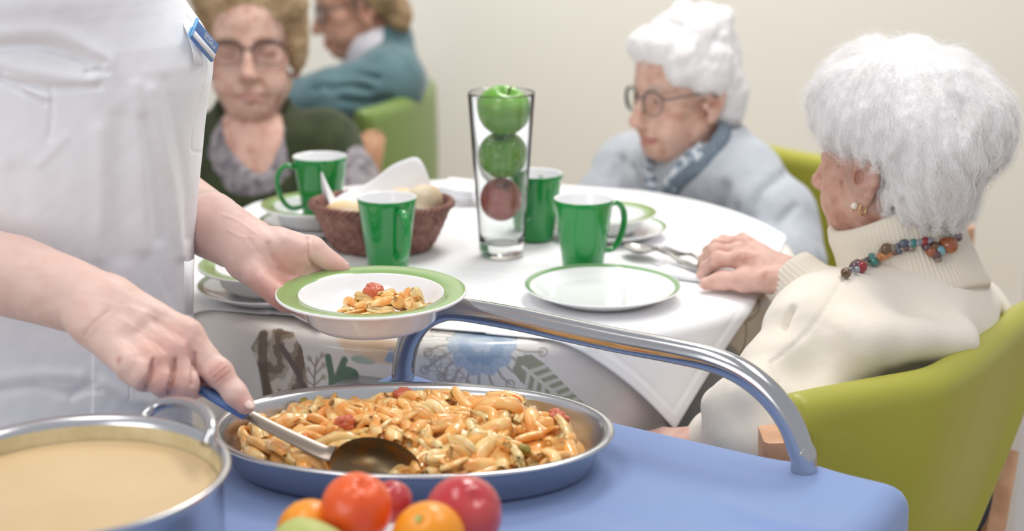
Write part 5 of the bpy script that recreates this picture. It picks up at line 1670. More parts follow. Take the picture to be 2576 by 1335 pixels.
h2.ell(S, (-.04, .05, .085), (.04, .036, .030), k=.02)
h2.ell(S, (-.070, -.04, .02), (.024, .045, .05), k=.02)
h2.ell(S, (-.03, -.078, -.04), (.05, .032, .055), k=.02)
h2.ell(S, (0, .110, -.030), (.078, .060, .085), k=.010, op='sub')
h2.ell(S, (-.085, .004, -.020), (.030, .020, .034), k=.008, op='sub')
h2.ell(S, (-.072, .050, -.030), (.040, .036, .050), k=.010, op='sub')
S.disp(lambda p: 0.004 * vnoise(p, 40, 91))
hv, hf = S.mesh(1); g = G(); g.add(hv, hf); hr = g.build('hair', M['hair_brown'], p2)
strands('hair_strands', hv, hf, M['hair_blond_strand'], hr, 1200, .04, flow_of(h2), lift=.005, rad=.0003, curl=.3, steps=7, seed=8)
# ------------------------------------------------------------------ 5. carer in the white tunic (left foreground)
YT = 1.585
prof5 = [(-700, 330), (-420, 372), (-250, 388), (-120, 405), (-40, 428), (0, 442), (30, 456), (60, 474), (100, 497), (150, 514), (200, 517), (260, 513), (320, 509), (380, 504), (450, 497), (520, 490), (600, 484), (700, 481), (800, 481), (900, 478), (1000, 472), (1060, 466), (1200, 462), (1335, 462), (1700, 470)]
pl0 = np.array([0, YT, 0]); pln = np.array([0, 1.0, 0])
silh = np.array([PV(u, v_, pl0, pln) for v_, u in prof5])
A5, B5 = 0.205, 0.135
cx5 = silh[12][0] - A5
p5 = person('carer in a white tunic and blue name badge, holding a plate and serving spoon', (cx5, YT, 0.0))
nz5, nt5 = 420, 560
zs = np.linspace(silh[-1][2], silh[2][2], nz5)
xr = np.interp(zs, silh[::-1, 2], silh[::-1, 0])
# dense where the camera looks
tt = np.concatenate([np.linspace(-math.pi * 0.98, math.pi * 0.06, 460), np.linspace(math.pi * 0.06, math.pi * 1.02, 102)[1:-1]])
tt = tt[:nt5]; nt5 = len(tt)
ex = 2 / 2.25
ca = np.sign(np.cos(tt)) * np.abs(np.cos(tt)) ** ex; sa = np.sign(np.sin(tt)) * np.abs(np.sin(tt)) ** ex
zrel = (zs - 0.74) / 0.5
a5 = A5 + 0.012 * np.cos(zrel * 3) ; b5 = B5 + 0.02 * np.clip(0.25 - np.abs(zs - 1.22), 0, 1)
X5 = xr[:, None] - a5[:, None] + a5[:, None] * ca[None]
Y5 = YT + b5[:, None] * sa[None]
V5 = np.stack([X5, Y5, np.repeat(zs[:, None], nt5, 1)], -1)
# shoulders close the top
top = np.clip((zs - (silh[4][2])) / (silh[2][2] - silh[4][2]), 0, 1)
V5 = V5.reshape(-1, 3)
F5 = grid_faces(nz5, nt5, False, True)
N5 = vertex_normals(V5, F5)
cen = np.stack([np.repeat((xr - a5)[:, None], nt5, 1), np.full((nz5, nt5), YT), V5.reshape(nz5, nt5, 3)[..., 2]], -1).reshape(-1, 3)
if np.mean(np.sum(N5 * (V5 - cen), 1)) < 0:
    F5 = F5[:, ::-1]; N5 = -N5
U5, W5, Z5 = proj(V5)
UV5 = np.stack([U5, W5], -1)
facing = np.clip(np.sum(N5 * (CAMP - V5), 1) / 0.25, 0, 1)
D5 = np.zeros(len(V5))
def fold(px, amp, w, sharp=2.0, ext=None):
    d = seg_dist(UV5, catmull(np.array(px, float), 6))
    return amp * np.exp(-(np.abs(d) / w) ** sharp)
# bust overhang on the left, hollow beneath it
D5 += 0.030 * np.exp(-(((U5 - 60) / 260) ** 2 + ((W5 + 10) / 105) ** 2))
D5 += 0.014 * np.exp(-(((U5 - 480) / 90) ** 2 + ((W5 - 120) / 150) ** 2))
D5 += fold([(-60, 125), (40, 116), (110, 116), (180, 136), (255, 165)], -0.010, 15)
D5 += fold([(-60, 95), (60, 82), (140, 88), (210, 120), (262, 158)], 0.006, 26)
D5 += fold([(218, 182), (245, 176), (270, 180)], -0.0042, 7) + fold([(235, 166), (262, 168)], 0.004, 8)
D5 += fold([(-30, 150), (60, 175), (150, 192), (230, 205)], 0.005, 22)
D5 += fold([(-20, 192), (60, 212), (140, 222), (248, 216)], -0.0050, 9)
D5 += fold([(0, 202), (60, 232), (112, 258)], -0.0042, 7) + fold([(20, 190), (70, 225), (120, 246)], .003, 9)
D5 += fold([(128, 228), (131, 290), (124, 345)], -0.0020, 9)
D5 += fold([(165, 345), (120, 390), (100, 410)], 0.0015, 14)
D5 += fold([(340, 215), (352, 340), (356, 480), (362, 620)], 0.0040, 20)
D5 += fold([(376, 225), (400, 330), (432, 470), (455, 640)], 0.0040, 16) + fold([(358, 300), (378, 420), (400, 600)], -0.0036, 16)
D5 += fold([(250, 330), (252, 480), (246, 640)], 0.0030, 22) + fold([(300, 300), (300, 450), (305, 640)], -0.0030, 26)
D5 += fold([(410, 200), (440, 330), (468, 470), (474, 600)], -0.0025, 12)
D5 += fold([(40, 440), (50, 520), (60, 600)], -0.003, 30)
D5 += fold([(0, 985), (90, 975), (170, 990), (232, 968)], -0.0030, 12) + fold([(0, 950), (100, 940), (200, 945)], 0.003, 16)
D5 += fold([(180, 1000), (215, 985), (250, 980)], -0.0025, 7)
D5 += fold([(260, 960), (330, 1000), (420, 1010)], 0.003, 18)
D5 += np.where((U5 > 233) & (W5 > 860), 0.0035, 0.0) * (W5 < 1200)
D5 += 0.0022 * vnoise(V5 * np.array((1, 1, .45)), 15, 101) + 0.0009 * vnoise(V5 * np.array((1, 1, .6)), 42, 102)
# stitched placket and pocket edge near the silhouette
for px in ([(452, 52), (478, 100), (497, 160), (498, 210), (489, 280), (482, 330), (483, 376), (508, 383)], [(322, 1000), (326, 960), (340, 930)]):
    D5 += fold(px, -0.0016, 2.4)
V5 = V5 + N5 * (D5 * 0.75 * facing)[:, None]
g = G(); g.add(V5, F5)
tun = g.build('tunic', M['tunic'], p5)
# rest of the tunic above the frame: shoulders and sleeves, kept simple
zt = silh[2][2]
shL = np.array([xr[-1] - 0.05, YT + 0.02, zt + 0.02]); shR = np.array([xr[-1] - 2 * A5 + 0.02, YT - 0.02, zt + 0.02])
elR = P(-330, 560, 1.50); wrR = P(262, 778, 1.385)
elL = P(330, 440, 1.80); wrL = P(628, 628, 1.645)
S = Sdf(np.array((cx5 - .40, YT - .35, zt - .28)), np.array((cx5 + .36, YT + .30, zt + .22)), 0.009)
S.ell(np.array((cx5 - 0.02, YT, zt - .02)), (.20, .13, .10), None, .03)
for s_, e_ in ((shL, elL), (shR, elR)):
    S.ell(s_, .07, None, .04); S.cone(s_, s_ * .42 + e_ * .58, .070, .066, .03)
sv5, sf5 = S.mesh(2); 
ok = sv5[:, 2] > zt - 0.30
g = G(); g.add(sv5, sf5); g.build('sleeves', M['tunic'], p5)
# pocket flap at the chest and hip pocket edge
def patch(px, zoff, m, name, parent, th=0.0012):
    """thin cloth panel through pixels (a grid of rows) lying just off the tunic silhouette"""
    rows = [[P(u, v_, z_) for u, v_, z_ in row] for row in px]
    a = np.array(rows); n, k = a.shape[:2]
    g = G(); up = a.reshape(-1, 3)
    g.add(up, grid_faces(n, k)); o = g.build(name, m, parent)
    so = o.modifiers.new('thick', 'SOLIDIFY'); so.thickness = th
    return o
patch([[(456, 50, 1.535), (470, 53, 1.535), (489, 58, 1.545), (503, 70, 1.56)],
       [(470, 80, 1.525), (480, 80, 1.527), (496, 86, 1.54), (509, 96, 1.555)],
       [(484, 120, 1.522), (494, 120, 1.528), (505, 122, 1.54), (513, 130, 1.555)],
       [(492, 160, 1.525), (500, 160, 1.530), (509, 162, 1.54), (514, 165, 1.555)]], 0, M['tunic'], 'chest_pocket', p5)
patch([[(466, 657, 1.535), (476, 658, 1.545), (488, 652, 1.56)], [(466, 700, 1.535), (476, 702, 1.545), (487, 700, 1.56)], [(467, 790, 1.54), (476, 790, 1.55), (485, 790, 1.565)]], 0, M['tunic'], 'hip_pocket', p5)

# name badge
q00, q10, q11, q01 = P(490, 47, 1.515), P(543, 110, 1.555), P(537, 160, 1.555), P(483, 99, 1.515)
ex_ = (q10 - q00 + q11 - q01) / 2; ey_ = (q00 - q01 + q10 - q11) / 2
bw, bh_ = np.linalg.norm(ex_), np.linalg.norm(ey_)
ex_ = unit(ex_); nz_ = unit(np.cross(ex_, ey_)); ey_ = np.cross(nz_, ex_)
if np.dot(nz_, CAMP - q00) < 0: nz_ = -nz_
bc_ = (q00 + q11) / 2
Rb = np.stack([ex_, ey_, nz_], 1)
badge_at = lambda x, y, z: bc_ + Rb @ np.array([x * bw / 2, y * bh_ / 2, z])
g = G(); v, f = box(bc_, (bw, bh_, 0.0030), 0.0005, 1, Rb); g.add(v, f)
bd = g.build('name_badge', M['badge_blue'], p5); bd['label'] = 'blue plastic name badge with a white card strip'
g = G(); v, f = box(badge_at(0.0, -0.42, .0016), (bw * .985, bh_ * .30, .0006), 0, 1, Rb); g.add(v, f); g.build('card_strip', M['badge_white'], bd)
g = G(); v, f = box(badge_at(-1.0, 0.25, 0), (0.0016, bh_ * .98, .0042), .0004, 1, Rb); g.add(v, f)
v, f = box(badge_at(-1.0, -0.35, -.002), (0.0016, bh_ * .55, .0040), .0004, 1, Rb); g.add(v, f); g.build('badge_edge', M['badge_edge'], bd)
def lettering(txt, x, y, size, name, parent, m):
    cu = bpy.data.curves.new(name, 'FONT'); cu.body = txt; cu.size = size; cu.extrude = 0.00008
    cu.align_x = 'LEFT'; cu.align_y = 'CENTER'
    tmp = bpy.data.objects.new('tmp', cu); COL.objects.link(tmp)
    bpy.context.view_layer.update()
    me = bpy.data.meshes.new_from_object(tmp.evaluated_get(bpy.context.evaluated_depsgraph_get()))
    bpy.data.objects.remove(tmp)
    o = bpy.data.objects.new(name, me); me.materials.append(m); COL.objects.link(o)
    mw = Matrix(np.vstack([np.column_stack([Rb, badge_at(x, y, .0017) - ORG[parent.name]]), [0, 0, 0, 1]]).tolist())
    o.parent = parent; o.matrix_local = mw; ORG[o.name] = badge_at(x, y, .0017)
    return o
lettering('GRUPO', -.25, .62, bh_ * .25, 'lettering', bd, M['badge_white'])
lettering('VILLAMOR', -.25, .30, bh_ * .25, 'lettering', bd, M['badge_white'])

# trousers and shoes below the trolley top
S = Sdf(np.array((cx5 - .22, YT - .16, -.01)), np.array((cx5 + .22, YT + .16, .80)), 0.008)
for x in (-.085, .085):
    S.cone((cx5 + x, YT, .74), (cx5 + x, YT, .07), .092, .055, .04)
sv_, sf_ = S.mesh(2); g = G(); g.add(sv_, sf_); g.build('trousers', M['trousers'], p5)
for x in (-.085, .085):
    g = G(); v, f = ball((cx5 + x, YT - .05, .035), (.045, .13, .035), 14, 20); g.add(v, f); g.build('shoe', M['white_trim'], p5)

# arms and hands: one skin surface
def sk(v, seed=0, base=(228, 195, 183), red=()):
    c = np.tile(LC(base), (len(v), 1)) * (1 + .035 * vnoise(v, 45, seed))[:, None]
    for p, r_, a_ in red:
        w = a_ * np.clip(1.3 - np.linalg.norm(v - p, axis=1) / r_, 0, 1)
        c = c * (1 - w[:, None]) + LC((208, 132, 118)) * w[:, None]
    return np.clip(c, 0, 1)
gb = G()
# right hand on the spoon
S = Sdf(np.array((-.85, 1.10, .70)), np.array((-.20, 1.66, 1.16)), 0.0060)
S.chain([shR * .2 + elR * .8, elR, wrR + (elR - wrR) * .46], [.052, .046, .0362], .03)
v_a, f_a = S.mesh(2)
fr_ = P(-20, 690, 1.42)
S = Sdf(np.array((-.60, 1.18, .735)), np.array((-.215, 1.46, 1.02)), 0.0014)
fa = wrR + (elR - wrR) * .62
S.cone(wrR, fa, .0262, .0385, .02)
S.cone(wrR + (elR - wrR) * .10 + np.array((0, 0, .004)), wrR + (elR - wrR) * .36, .0275, .0345, .02)
S.ell(P(232, 815, 1.362), (.017, .015, .015), None, .022)          # ulna head
mI, mM, mR, mP = P(466, 852, 1.388), P(422, 884, 1.366), P(376, 908, 1.350), P(332, 922, 1.339)
S.cone(wrR + np.array((.006, .006, .004)), mI, .0245, .0175, .014)
S.cone(wrR, mM, .0235, .0165, .014); S.cone(wrR + np.array((-.004, -.004, -.006)), mR, .0215, .0155, .014); S.cone(wrR + np.array((-.006, -.010, -.010)), mP, .0195, .0145, .014)
for m_, r_ in ((mI, .0150), (mM, .0155), (mR, .0142), (mP, .0128)):
    S.ell(m_ + np.array((0, -.002, .0065)), r_ * .72, None, .012)
for a_, b_ in ((mI, mM), (mM, mR), (mR, mP)):
    mid = (a_ + b_) / 2; S.cone(mid + np.array((.004, -.010, .014)), mid + (wrR - mid) * .20 + np.array((0, -.006, .019)), .0035, .003, .014, 'sub')
# curled fingers
cm = [mM, P(461, 962, 1.360), P(474, 972, 1.392), P(455, 946, 1.400)]
cr = [mR, P(404, 955, 1.345), P(414, 970, 1.376), P(405, 945, 1.388)]
cp = [mP, P(352, 944, 1.334), P(362, 955, 1.362), P(358, 935, 1.374)]
S.chain(cm, [.0150, .0134, .0120, .0100], .005)
S.chain(cr, [.0142, .0124, .0112, .0095], .005)
S.chain(cp, [.0125, .0110, .0098, .0085], .005)
# creases between the curled fingers
S.cone(P(424, 990, 1.338), P(440, 918, 1.347), .0028, .0016, .005, 'sub')
S.cone(P(366, 980, 1.324), P(388, 922, 1.332), .0026, .0015, .005, 'sub')
# straight index finger pressing on the spoon handle
fi = [mI, P(548, 936, 1.380), P(593, 990, 1.372), P(616, 1018, 1.368)]
S.chain(fi, [.0168, .0121, .0104, .0090], .006)
S.ell(P(552, 938, 1.376), (.0121, .0121, .0119), None, .006)
for t_ in (-.010, -.005, 0, .005):
    c_ = P(556, 934, 1.362) + unit(fi[2] - fi[1]) * t_
    S.cone(c_ + np.array((-.008, 0, .002)), c_ + np.array((.010, .006, .006)), .0009, .0009, .0025, 'sub')
# thumb behind
S.chain([P(360, 800, 1.43), P(470, 905, 1.430), P(512, 948, 1.412), P(534, 976, 1.398)], [.020, .0150, .0120, .0098], .010)
S.chain([P(500, 905, 1.408), P(505, 925, 1.420)], [.010, .010], .012)
# wrist creases
for du in (0, 10, 20):
    S.cone(P(214 + du, 842 - du * .2, 1.338), P(250 + du, 790, 1.338), .0006, .0006, .003, 'sub')
S.disp(lambda p: 0.0005 * vnoise(p, 110, 111))
v_h, f_h = S.mesh(1)
for px, d_, w_ in (([(386, 905), (378, 945), (366, 978)], .0034, 5), ([(442, 905), (433, 950), (422, 990)], .0038, 5), ([(490, 890), (487, 930), (484, 965)], .003, 5), ([(526, 944), (560, 914)], .0009, 2.4), ([(534, 953), (570, 924)], .0010, 2.4), ([(543, 962), (577, 936)], .0009, 2.4), ([(213, 843), (232, 818), (250, 800), (272, 782)], .0008, 4), ([(300, 800), (360, 835), (420, 870)], -.0006, 6), ([(320, 770), (400, 800), (455, 835)], -.0006, 6)):
    v_h = groove(v_h, f_h, px, d_, w_)
gb.add(v_a, f_a, 0, sk(v_a, 1))
c_h = sk(v_h, 2, red=[(mM + np.array((0, -.01, .0)), .022, .45), (mR + np.array((0, -.01, .0)), .018, .35), (mI + np.array((0, -.01, .0)), .02, .3), (P(556, 938, 1.365), .013, .5), (P(610, 1015, 1.36), .012, .45), (P(455, 970, 1.345), .02, .3), (P(400, 965, 1.33), .016, .3), (P(505, 945, 1.40), .02, .7)])
w_ = np.clip(1.3 - np.linalg.norm(v_h - P(299, 905, 1.326), axis=1) / .0042, 0, 1); c_h = c_h * (1 - .55 * w_[:, None]) + LC((190, 110, 96)) * .55 * w_[:, None]
gb.add(v_h, f_h, 0, c_h)
# left arm and hand under the plate
S = Sdf(np.array((-.62, 1.48, .80)), np.array((-.30, 1.98, 1.16)), 0.0060)
S.chain([shL * .2 + elL * .8, elL, wrL + (elL - wrL) * .30], [.050, .046, .036], .03)
v_a, f_a = S.mesh(2); gb.add(v_a, f_a, 0, sk(v_a, 3))
S = Sdf(np.array((-.47, 1.44, .765)), np.array((-.12, 1.80, 1.02)), 0.0014)
S.cone(wrL, wrL + (elL - wrL) * .70, .0250, .0400, .02)
S.cone(wrL + np.array((0, 0, .004)), wrL + (elL - wrL) * .30, .0258, .0330, .02)
li, lm, lr, lp = P(778, 690, 1.672), P(768, 722, 1.655), P(752, 744, 1.640), P(722, 752, 1.618)
S.cone(wrL + np.array((.004, .008, .004)), li, .0215, .0150, .014)
S.cone(wrL, lm, .0210, .0145, .014); S.cone(wrL + np.array((0, -.006, -.006)), lr, .0200, .0140, .014)
S.cone(wrL + np.array((0, -.010, -.012)), lp, .0195, .0135, .014)
S.cone(P(650, 690, 1.612), P(706, 742, 1.606), .0150, .0125, .015)        # heel of the hand, little-finger side
S.cone(P(668, 625, 1.628), P(752, 636, 1.648), .0190, .0165, .016)        # ball of the thumb
S.cone(P(690, 650, 1.600), P(740, 700, 1.612), .010, .009, .016, 'sub')   # hollow of the palm
S.cone(P(676, 612, 1.595), P(712, 680, 1.600), .0012, .0012, .006, 'sub')
S.cone(P(712, 668, 1.602), P(790, 706, 1.64), .0012, .0012, .005, 'sub')
S.cone(P(700, 690, 1.602), P(760, 728, 1.63), .0010, .0010, .005, 'sub')
thp = [P(700, 612, 1.640), P(784, 630, 1.662), P(826, 657, 1.668), P(862, 676, 1.672)]
S.chain(thp, [.0180, .0148, .0112, .0088], .008)
S.ell(P(846, 668, 1.670), (.0105, .0098, .0092), None, .005)
S.cone(P(776, 604, 1.628), P(780, 650, 1.630), .0010, .0010, .004, 'sub')
pz0 = serve_base[2] - 0.0095
def under(u, v_, dz=0.0):
    return PH(u, v_, pz0 + dz)
S.chain([li, P(815, 735, 1.672), under(868, 800, -.000), under(900, 806, .000)], [.0140, .0112, .0098, .0082], .006)
S.chain([lm, P(808, 768, 1.652), under(862, 808, -.000), under(900, 812, .000)], [.0140, .0114, .0100, .0082], .006)
S.chain([lr, P(795, 785, 1.638), under(852, 812, -.000), under(885, 816, .000)], [.0134, .0108, .0095, .0080], .006)
S.chain([lp, P(768, 775, 1.630), P(800, 796, 1.635), under(845, 816, .000)], [.0120, .0096, .0084, .0072], .006)
S.disp(lambda p: 0.0004 * vnoise(p, 110, 113))
v_h, f_h = S.mesh(1)
for px, d_, w_ in (([(776, 598), (778, 640), (790, 668), (812, 684)], .0036, 4.5), ([(676, 613), (690, 650), (722, 684), (780, 708)], .0026, 7), ([(700, 675), (740, 706), (775, 722)], .0018, 4), ([(622, 596), (640, 622), (656, 640)], .0006, 5), ([(560, 540), (600, 556), (645, 588)], -.0008, 4), ([(575, 580), (610, 596), (640, 596)], -.0006, 4), ([(652, 700), (690, 742)], -.002, 14), ([(715, 600), (760, 618)], -.003, 16)):
    v_h = groove(v_h, f_h, px, d_, w_)
gb.add(v_h, f_h, 0, sk(v_h, 5, base=(229, 195, 185), red=[(P(700, 740, 1.60), .035, .45), (P(740, 690, 1.62), .03, .4), (P(850, 672, 1.66), .016, .35)]))
# neck and trunk under the tunic, head above the frame
S = Sdf(np.array((cx5 - .26, YT - .2, .70)), np.array((cx5 + .26, YT + .2, zt + .52)), 0.008)
S.chain([(cx5, YT, .80), (cx5, YT, 1.15), (cx5, YT, zt)], [.10, .10, .10], .03)
S.cone((cx5, YT, zt + .02), (cx5 + .02, YT - .02, zt + .20), .058, .054, .03)
h5 = HS((cx5 + .035, YT - .035, zt + .34), (.8, -.6), pitch=20, sc=1.02)
head(S, h5, neck=False)
v_a, f_a = S.mesh(1); gb.add(v_a, f_a, 0, sk(v_a, 6))
gb.build('body', M['skin'], p5)
S = Sdf(h5.c - .16, h5.c + .18, 0.006)
h5.ell(S, (0, -.022, .050), (.082, .096, .084), k=.001); h5.ell(S, (0, -.12, .02), (.04, .05, .04), k=.02)
h5.ell(S, (0, .115, -.030), (.078, .062, .090), k=.010, op='sub')
v_a, f_a = S.mesh(2); g = G(); g.add(v_a, f_a); g.build('hair', M['hair_brown'], p5)
# nails
def nail(c, d, n_, w, l):
    d = unit(d); n_ = unit(n_ - d * np.dot(n_, d)); s_ = np.cross(d, n_)
    v, f = ball((0, 0, 0), 1.0, 10, 16)
    v = v * np.array((w, l, .0009)); v[:, 2] -= 0.25 * v[:, 0] ** 2 / w
    g = G(); g.add(v @ np.stack([s_, d, n_], 1).T + c, f)
    return g
M['nail'] = mat('fingernail', (240, 206, 196), 0.25, coat=0.4)
d_ = fi[3] - fi[2]
g = nail(fi[3] + unit(d_) * .003 + unit(CAMP - fi[3]) * .0058 + np.array((.0026, .0, .0034)), d_, CAMP - fi[3] + np.array((.5, .3, .6)), .0046, .0056); g.build('fingernail', M['nail'], p5)
d_ = thp[3] - thp[2]
g = nail(thp[3] + unit(d_) * .001 + np.array((.001, .0, .0086)), d_, np.array((.1, .2, 1.0)), .0058, .0070); g.build('fingernail', M['nail'], p5)

# ------------------------------------------------------------------ serving spoon
M['spoon_dark'] = mat('dark_reflection_steel', (122, 104, 78), .28, metal=.85, col2=(150, 106, 52), nscale=60, ncut=(.5, .7))  # reflection of dark surroundings painted in as brown, with sauce-coloured patches
hp = [P(440, 930, 1.402), P(480, 957, 1.394), P(530, 988, 1.386), P(580, 1018, 1.380), P(625, 1043, 1.376)]
bp = [P(625, 1043, 1.376), P(690, 1078, 1.372), P(760, 1112, 1.368), P(812, 1136, 1.364), P(838, 1142, 1.362)]
g = G()
sec = np.array([(math.copysign(abs(math.sin(t)) ** .6, math.sin(t)) * .42, math.copysign(abs(math.cos(t)) ** .8, math.cos(t))) for t in np.linspace(0, 2 * math.pi, 20, endpoint=False)])
v, f = tube(catmull(hp, 8), .0078, sec=sec, up0=(0.2, -.3, 1)); g.add(v, f)
spo = thing('serving_spoon', 'large steel serving spoon with a blue handle, dug into the pasta', 'spoon', tuple(bp[-1]))
g.build('handle', M['spoon_blue'], spo)
g = G(); v, f = tube(catmull(hp, 8), .0026, sec=sec, up0=(0.2, -.3, 1)); v = v + unit(CAMP - hp[2]) * .0046; g.add(v, f); 
g.build('handle_inlay', mat('pale_blue_inlay', (120, 156, 206), .3), spo)
g = G(); sec2 = np.array([(math.sin(t) * .22, math.cos(t)) for t in np.linspace(0, 2 * math.pi, 20, endpoint=False)])
v, f = tube(catmull(bp, 8), np.interp(np.linspace(0, 1, 33), [0, .8, 1], [.0062, .0088, .010]), sec=sec2, up0=(0.3, -.6, 1)); g.add(v, f); g.build('shaft', mat('spoon_shaft_steel', (140, 128, 118), .3, metal=1.0), spo)  # shaft steel darkened to stand in for a brownish reflection
g = G()
# bowl
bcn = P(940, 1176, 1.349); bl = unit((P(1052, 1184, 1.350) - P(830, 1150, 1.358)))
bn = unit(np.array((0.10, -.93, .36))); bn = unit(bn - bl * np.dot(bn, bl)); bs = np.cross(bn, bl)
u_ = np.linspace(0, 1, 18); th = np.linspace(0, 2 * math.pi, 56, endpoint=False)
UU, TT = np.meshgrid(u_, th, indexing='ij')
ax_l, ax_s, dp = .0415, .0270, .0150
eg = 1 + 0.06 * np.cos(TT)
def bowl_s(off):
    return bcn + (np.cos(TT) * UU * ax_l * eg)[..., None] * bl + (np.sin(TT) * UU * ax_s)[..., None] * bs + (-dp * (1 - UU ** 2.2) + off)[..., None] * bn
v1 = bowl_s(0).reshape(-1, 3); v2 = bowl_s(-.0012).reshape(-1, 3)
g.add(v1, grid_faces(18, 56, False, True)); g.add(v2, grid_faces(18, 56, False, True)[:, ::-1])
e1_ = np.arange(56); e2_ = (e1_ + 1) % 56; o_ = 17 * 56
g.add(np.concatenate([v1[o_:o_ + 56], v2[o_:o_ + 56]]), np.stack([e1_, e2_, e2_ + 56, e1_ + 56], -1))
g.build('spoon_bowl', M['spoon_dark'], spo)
# ================================================================== CHAIRS
def chair(label, path, top, m, taper=0.78, th_=0.046, bottom=0.42, inside=None, pcf=.45):
    """tub-backed armchair: path = (x, y) points of the outer top edge, seen in plan"""
    p = catmull(np.array(path, float), 10); n = len(p)
    cxy = p.mean(0) if inside is None else np.asarray(inside, float)
    t = np.gradient(p, axis=0); t /= np.linalg.norm(t, axis=1, keepdims=True)
    nr = np.stack([-t[:, 1], t[:, 0]], -1)
    mid = p[n // 2]
    if np.dot(nr[n // 2], cxy - mid) < 0: nr = -nr
    c = thing('tub_armchair', label, 'chair', (cxy[0], cxy[1], 0))
    L = np.concatenate([[0], np.cumsum(np.linalg.norm(np.diff(p, axis=0), axis=1))])
    endf = np.minimum(L, L[-1] - L)
    ew = np.sqrt(np.clip(1 - (1 - np.clip(endf / 0.014, 0, 1)) ** 2, 0, 1))
    h = top - bottom
    # section: outer face bottom -> top, rounded top, inner face down
    sec = [(0.0, 0.0)] + [(0.0, s) for s in np.linspace(.1, .92, 12)]
    r = th_ / 2
    sec += [(r - r * math.cos(a), 1 - (r - r * math.sin(a)) / h) for a in np.linspace(0.1, math.pi - 0.1, 10)]
    sec += [(th_, s) for s in np.linspace(.92, 0.0, 12)]
    sec = np.array(sec); k = len(sec)
    V = np.zeros((n, k, 3))
    pc = p[int(n * pcf)]
    for j, (o_, s) in enumerate(sec):
        sc_ = taper + (1 - taper) * s
        base = pc + (p - pc) * sc_
        off = r + (o_ - r) * np.maximum(ew, .35)
        puff = -0.006 * math.sin(math.pi * min(s, 1)) if o_ < r else 0
        V[:, j, :2] = base + nr * (off + puff)[:, None]
        V[:, j, 2] = bottom + s * h - (1 - np.maximum(ew, .6)) * 0.012 * (s > .8)
    g = G(); vv = V.reshape(-1, 3)
    g.add(vv, grid_faces(n, k, False, True))
    for e in (0, n - 1):
        idx = np.arange(k); cc = V[e].mean(0)
        vv2 = np.concatenate([V[e], [cc]]); tri = np.stack([idx, (idx + 1) % k, np.full(k, k)], -1)
        g.add(vv2, tri if e == 0 else tri[:, ::-1])
    bko = g.build('backrest', m, c)
    # piping seam near the end of the backrest
    js = 12
    ln = V[3, :, :][[i for i in range(2, js)]] - np.append(nr[3], 0) * .0002
    g = G(); v, f = tube(ln[4:], .0007, 6); g.add(v, f); g.build('seam', m, bko)
    return c, p, nr, pc
def legs(c, pts, m=None):
    for a, b, w in pts:
        g = G(); v, f = tube([a, (np.asarray(a) + b) / 2, b], w, sec=[(.62, 1), (1, .62), (1, -.62), (.62, -1), (-.62, -1), (-1, -.62), (-1, .62), (-.62, 1)], up0=(1, 0, 0)); g.add(v, f)
        o = g.build('leg', m or M['beech'], c, smooth=False)
    return o
def seat(c, ctr, yaw, m, size=(.46, .44, .09), z=.40):
    g = G(); v, f = box((ctr[0], ctr[1], z), size, .03, 4, rotz(yaw)); g.add(v, f); g.build('seat', m, c)
CH_TOP = CAM_Z - 0.5285
def top_pt(u, v_):
    q = PH(u, v_, CH_TOP); return (q[0], q[1])
# chair of the woman in cream
pth = [top_pt(2015, 1012), top_pt(2120, 990), top_pt(2250, 966), top_pt(2390, 938), top_pt(2480, 890)]
pth += [top_pt(2532, 850), top_pt(2580, 806), top_pt(2632, 768)]
pth += [(pth[-1][0] + .035, pth[-1][1] + .032), (pth[-1][0] + .050, pth[-1][1] + .070)]
ins4 = np.array((.43, 1.80))
c4, pp, nn, pcm = chair('lime green armchair of the woman in cream, its back towards the camera', pth, CH_TOP, M['lime_vinyl'], inside=ins4, taper=.46, pcf=.1)
seat(c4, (.44, 1.76), math.radians(30), M['lime_vinyl'])
a_ = P(1972, 1090, 1.525)
g = G(); v, f = tube([a_, a_ * .5 + np.array((a_[0] + .03, a_[1] + .03, 0.0)) * .5, np.array((a_[0] + .03, a_[1] + .03, 0.0))], .023, sec=[(.8, 1), (1, .8), (1, -.8), (.8, -1), (-.8, -1), (-1, -.8), (-1, .8), (-.8, 1)], up0=(1, 0, 0)); g.add(v, f)
lg = g.build('leg', M['beech'], c4, smooth=False)
sc_ = P(1961, 1168, 1.485)
g = G(); v, f = tube([sc_ + np.array((0, .006, -.002)), sc_ - np.array((0, .002, 0))], .0035, 14); g.add(v, f); g.build('screw', M['screw'], lg)
b_ = P(2528, 1130, 1.90); b1_ = P(2492, 1335, 1.885); b1_ = b_ + (b1_ - b_) * (b_[2] / (b_[2] - b1_[2]))
legs(c4, [(b_, b1_, .015), (np.array((.28, 2.0, .40)), np.array((.28, 2.0, 0)), .02), (np.array((.62, 2.02, .40)), np.array((.62, 2.02, 0)), .02)])
# chair of the woman in grey
pth = [top_pt(1700, 318), top_pt(1850, 342), top_pt(1960, 362), top_pt(2060, 381)]
pth += [(pth[-1][0] + .07, pth[-1][1] - .06), (pth[-1][0] + .10, pth[-1][1] - .15), (pth[-1][0] + .10, pth[-1][1] - .22)]
c3, pp, nn, pcm = chair('lime green armchair behind the woman in pale grey', pth, CH_TOP, M['lime_vinyl'], inside=np.array((.34, 2.50)), taper=.9)
seat(c3, (.34, 2.58), math.radians(-20), M['lime_vinyl'])
e = pth[-1]
am = P(2412, 566, 2.42)
legs(c3, [(am, am * np.array((1, 1, 0)), .022), (np.array((.14, 2.76, .40)), np.array((.14, 2.76, 0)), .02), (np.array((.52, 2.78, .40)), np.array((.52, 2.78, 0)), .02), (np.array((.20, 2.42, .40)), np.array((.20, 2.42, 0)), .02)])
